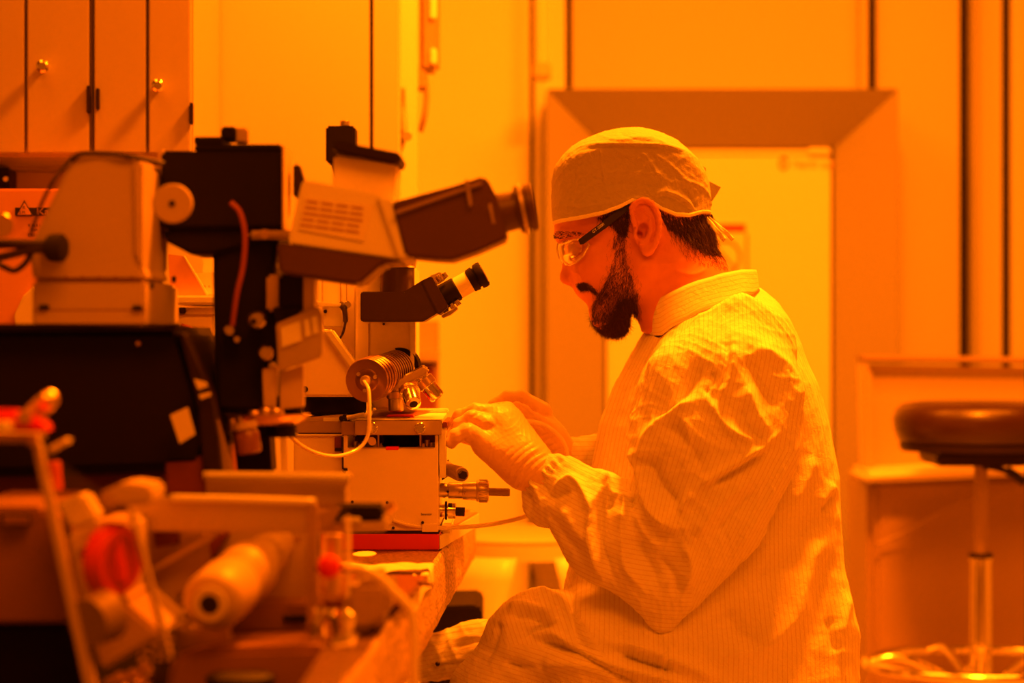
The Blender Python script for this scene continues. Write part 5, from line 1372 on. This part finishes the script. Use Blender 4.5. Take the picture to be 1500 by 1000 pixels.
tf = [(p_, w_, h_*(1.7 if p_[0][1] > 840 and p_[0][0] < 1010 else 1.15)) for p_, w_, h_ in tf]
Vt = fold(Vt, Nt, tf, wc=-20, span=80)
# stripe coordinate follows the cloth
xlv = np.interp(Vt[:, 2], zt_, xl_); xrv = np.interp(Vt[:, 2], zt_, xr_)
st_t = (Vt[:, 0]-xlv)/(xrv-xlv)*400
lap = np.clip((Vt[:, 2]-np.interp(Vt[:, 0], [640, 840, 900, 1060, 1290], [840, 880, 965, 1010, 1100]))/6, 0, 1)*(Vt[:, 0] < 1010)
st_l = Vt[:, 2]*1.0+Vt[:, 0]*-.28
knee_top = (Vt[:, 0] < 838) & (Vt[:, 2] < 925)
st = np.where(lap > .5, st_l, st_t)
st = np.where(knee_top, Vt[:, 0]-.35*Vt[:, 2], st)
quadmesh('gown', uw2world(Vt), Qt, M['gown'], man, {'stripe': st})

# ---------------- near sleeve
G = SDF((735, -280, 405), (1210, -20, 945), 2.4)
wsn = .64
c_ = lambda a, b, k=24: G.add(G.cone(a[:3], b[:3], a[3], b[3], wsn), k)
c_(near(1056, 476, -66, 36), near(1080, 514, -118, 74))
c_(near(1080, 514, -122, 74), near(1057, 590, -160, 112), 40)
c_(near(1057, 590, -160, 113), near(1047, 650, -170, 117), 30)
c_(near(1047, 650, -170, 117), near(1022, 740, -180, 96), 30)
c_(near(1022, 740, -180, 96), near(992, 820, -182, 72), 30)
c_(near(992, 820, -182, 72), near(973, 902, -178, 24), 22)
c_(near(966, 848, -182, 60), near(900, 786, -168, 70), 26)
c_(near(900, 786, -168, 68), near(866, 750, -160, 58), 26)
c_(near(870, 752, -160, 58), near(822, 716, -138, 48), 24)
c_(near(822, 716, -138, 48), near(792, 698, -128, 36), 16)
c_(near(800, 730, -132, 36), near(794, 738, -130, 33), 14)
G.f = np.maximum(G.f, -((G.u-770)*.72+(G.v-685)*-.69*-1)*1.0) if False else G.f
cutn = -((G.u-786)*.80+(G.v-676)*.30)           # the cuff opening plane
G.f = np.maximum(G.f, (488-(G.u-945)*.394)-G.v).astype(np.float32)
G.f = np.maximum(G.f, (-(G.u-(779-(G.v-690)*.45))).astype(np.float32)) if False else G.f
Vs, Qs = G.mesh(); Ns = vnormals(Vs, Qs)
if (Ns*(Vs-Vs.mean(0))).sum() < 0: Ns = -Ns
Vs = Vs+Ns*(wav(Vs, .03, 31, 2.2, 5, (1, 1, .8), False)+wav(Vs, .07, 32, 1.5, 4, (1.2, 1, .7))+wav(Vs, .14, 33, .55, 4, (1.3, 1, .7)))[:, None]
sf = [([(925, 645), (945, 720), (960, 752), (985, 770), (1004, 772)], 8, 12),
      ([(935, 660), (955, 700), (985, 735), (1005, 742)], 16, -14),
      ([(940, 690), (950, 640), (985, 600), (1030, 582)], 9, 10),
      ([(1030, 585), (1055, 550), (1062, 500)], 7, 7), ([(1030, 582), (1046, 560), (1040, 540)], 5, -6),
      ([(1032, 518), (1020, 545), (990, 590), (950, 615)], 10, -10),
      ([(1065, 497), (1062, 540), (1050, 575)], 6, -8), ([(1074, 500), (1070, 545), (1052, 590)], 6, 8),
      ([(1098, 512), (1120, 560), (1150, 600)], 12, -9), ([(1100, 505), (1135, 525), (1160, 555), (1172, 600)], 9, 7),
      ([(1090, 560), (1110, 610), (1130, 640)], 9, 6), ([(1085, 590), (1095, 625), (1125, 655)], 7, -6),
      ([(1132, 643), (1085, 672), (1040, 700), (1014, 724)], 7, 9), ([(1125, 660), (1080, 690), (1040, 712)], 6, -6),
      ([(1100, 700), (1070, 722), (1045, 745), (1014, 790)], 8, 7), ([(1110, 716), (1085, 745), (1045, 790)], 7, -5),
      ([(1018, 722), (1002, 738), (996, 752)], 5, 7), ([(1030, 575), (1060, 620), (1090, 640), (1120, 645)], 7, 6),
      ([(960, 620), (1000, 640), (1030, 690)], 9, -6), ([(1000, 600), (1010, 650), (1000, 690)], 7, 5),
      ([(1178, 610), (1165, 650), (1140, 700), (1100, 770), (1060, 830)], 8, 4),
      ([(884, 705), (868, 745), (866, 790), (874, 825), (884, 848)], 6, 11),
      ([(894, 712), (882, 745), (880, 790), (889, 825), (898, 846)], 8, -10),
      ([(903, 735), (908, 775), (914, 820), (930, 845), (945, 866)], 8, 8),
      ([(935, 775), (945, 820), (968, 860)], 11, -9), ([(928, 745), (950, 790), (975, 800)], 8, 6),
      ([(960, 810), (990, 850), (985, 880)], 10, -6), ([(1000, 790), (1012, 830), (1000, 870)], 8, 6),
      ([(880, 694), (889, 708), (886, 745)], 5, 9), ([(896, 722), (893, 745)], 4, -8), ([(906, 722), (915, 735), (908, 768)], 5, 9), ([(922, 728), (926, 745)], 4, -7),
      ([(805, 722), (822, 708), (838, 702), (855, 722), (870, 757)], 5, 8), ([(800, 735), (822, 722), (838, 718)], 6, -6),
      ([(775, 690), (782, 712), (795, 735), (785, 755)], 5, 6), ([(786, 690), (795, 712), (806, 728)], 5, -6), ([(768, 715), (778, 740), (772, 762)], 4, -5),
      ([(820, 740), (845, 775), (868, 800)], 9, 5), ([(800, 750), (830, 790), (855, 815)], 7, -4)]
for i in range(15):             # gathered elastic cuff
    t = i/14; a = Vector((766+54*t, 718-58*t)); 
    sf.append(([(a.x, a.y), (a.x+11+2*math.sin(i), a.y+10+2*math.cos(i*2))], 2.0, 3.0 if i % 2 else -2.6))
sf = [(p_, w_, h_*1.35) for p_, w_, h_ in sf]+[([(1040, 425), (1000, 450), (955, 510), (932, 560), (922, 640)], 5, 4.5)]
Vs = fold(Vs, Ns, sf, wc=-120, span=90)
uu, vv = Vs[:, 0], Vs[:, 2]
fore = ((vv > np.interp(uu, [700, 905, 950, 985, 1005], [0, 700, 755, 775, 790])) & (uu < np.interp(vv, [700, 780, 860, 940], [925, 990, 1000, 985])))
x_ = np.clip(uu-800, -60, 190)
st_f = vv-(.62*x_-.00165*x_**2)
st_u = (uu-np.interp(vv, [405, 520, 650, 760, 860, 940], [1060, 1062, 1046, 1012, 985, 970]))*np.interp(vv, [405, 520, 650, 760, 860, 940], [1.2, 1., .9, 1.1, 1.35, 1.5])+.1*vv
quadmesh('sleeve', uw2world(Vs), Qs, M['gown'], man, {'stripe': np.where(fore, st_f, st_u)})

# ---------------- far sleeve and cuff
G = SDF((810, -40, 560), (1120, 240, 860), 4.0)
G.chain([near(1050, 520, 130, 60), near(985, 730, 150, 56), near(890, 680, 70, 40), near(868, 680, 34, 34), near(842, 670, 12, 28)], 24)
Vf, Qf = G.mesh(); Nf = vnormals(Vf, Qf); Vf = Vf+Nf*wav(Vf, .10, 41, 3.2, 5)[:, None]
quadmesh('sleeve', uw2world(Vf), Qf, M['gown'], man, {'stripe': Vf[:, 2]})

# ---------------- stand-up collar
def collar():
    g = []; st = []; n = 72
    for i in range(n+1):
        t = 2*PI*i/n; c, s_ = math.cos(t), math.sin(t)      # c=1 back, -1 throat
        row = []; srow = []
        for j in range(9):
            r_ = j/8
            vt = np.interp(c, [-1, -.8, -.3, .2, .6, 1], [444, 440, 421, 403, 397, 396])
            vb = np.interp(c, [-1, -.8, -.3, .2, .6, 1], [494, 490, 468, 447, 434, 427])
            uc = 1026+1*r_; ru_ = 80+3*r_+(8*r_ if c < 0 else 0)*-1; rw_ = 78+24*r_
            u_2 = uc+ru_*math.copysign(abs(c)**.8, c); w_2 = (rw_+4)*math.copysign(abs(s_)**.72, s_)
            row.append(Vector(((u_2-750)*S, Y0+w_2*S, CAMZ-(vt+(vb-vt)*r_+1.2*math.sin(i*.9)*(r_)-500)*S))); srow.append((vt+(vb-vt)*r_-vt)*1.0)
        g.append(row); st.append(srow)
    o = sheet('collar', g, M['gown'], man, thick=.0022)
    at = o.data.attributes.new('stripe', 'FLOAT', 'POINT'); at.data.foreach_set('value', np.array(st, np.float32).ravel())
    return o
collar()
# ---------------- trousers leg, boot with snap fasteners, shoes
G = SDF((590, 40, 880), (900, 175, 1030), 3.0)
G.chain([near(860, 965, 110, 50), near(700, 950, 112, 40), near(622, 965, 112, 34)], 14)
Vl, Ql = G.mesh(); Nl = vnormals(Vl, Ql)
if (Nl*(Vl-Vl.mean(0))).sum() < 0: Nl = -Nl
Vl = Vl+Nl*wav(Vl, .07, 51, 1.8, 4)[:, None]
Vl = fold(Vl, Nl, [([(622, 975), (660, 968), (705, 962)], 2.5, 2.5), ([(622, 979), (660, 972), (705, 966)], 2.5, -2.5), ([(650, 925), (680, 915), (715, 912)], 5, 3), ([(660, 950), (690, 940), (715, 938)], 4, -3)], wc=120, span=60)
bt = quadmesh('boot_cover', uw2world(Vl), Ql, M['gown'], man, {'stripe': Vl[:, 2]+.2*Vl[:, 0]})
for x, y in ((641, 972), (686, 961)):
    p = pt3(x, y, 74); sn = lathe('snap', p, p-Vector((0, .004, 0)), [(0, 0), (0, .0032), (.6, .003), (1, .0016), (1, 0)], M['blackm'], bt, 20)
G = SDF((560, -190, 1130), (860, 190, 1640), 6.0)
for sg in (-1, 1):
    G.chain([(770, 1140, sg*108, 60), (715, 1300, sg*110, 52), (690, 1460, sg*112, 40)], 14)
Vl, Ql = G.mesh(); Vl = Vl+vnormals(Vl, Ql)*wav(Vl, .03, 61, 3, 4)[:, None]
quadmesh('trousers', uw2world(Vl), Ql, M['gown'], man, {'stripe': Vl[:, 0]})
for sg in (-1, 1):
    G = SDF((540, sg*116-45, 1440), (760, sg*116+45, 1600), 4.0)
    G.chain([(700, 1490, sg*114, 38), (590, 1530, sg*118, 28)], 10); G.f = np.maximum(G.f, G.v-1560)
    Vl, Ql = G.mesh(); quadmesh('shoe', uw2world(Vl), Ql, M['white2'], man)

# ---------------- his stool, hose in his hands
stl = make_stool(((1085-750)*S, Y0), 'stool the gowned man sits on, almost wholly hidden under his gown', CAMZ-(1080-500)*S, False)
hp = lambda x, y, w: pt3(x, y, w)
hz = tube('vacuum_hose', [hp(690, 628, -70), hp(735, 612, -62), hp(768, 616, -58), hp(795, 621, -60), hp(815, 634, -62), hp(828, 652, -62), hp(832, 672, -60), hp(832, 700, -50), hp(815, 735, -40), hp(775, 754, -45), hp(735, 765, -60), hp(690, 771, -85), hp(640, 773, -150), hp(600, 769, -165), hp(575, 762, -165)], .0030, M['tube'], n=14)
tag(hz, 'pale flexible hose arching out of his gloved hands and running on to the machine base', 'hose')
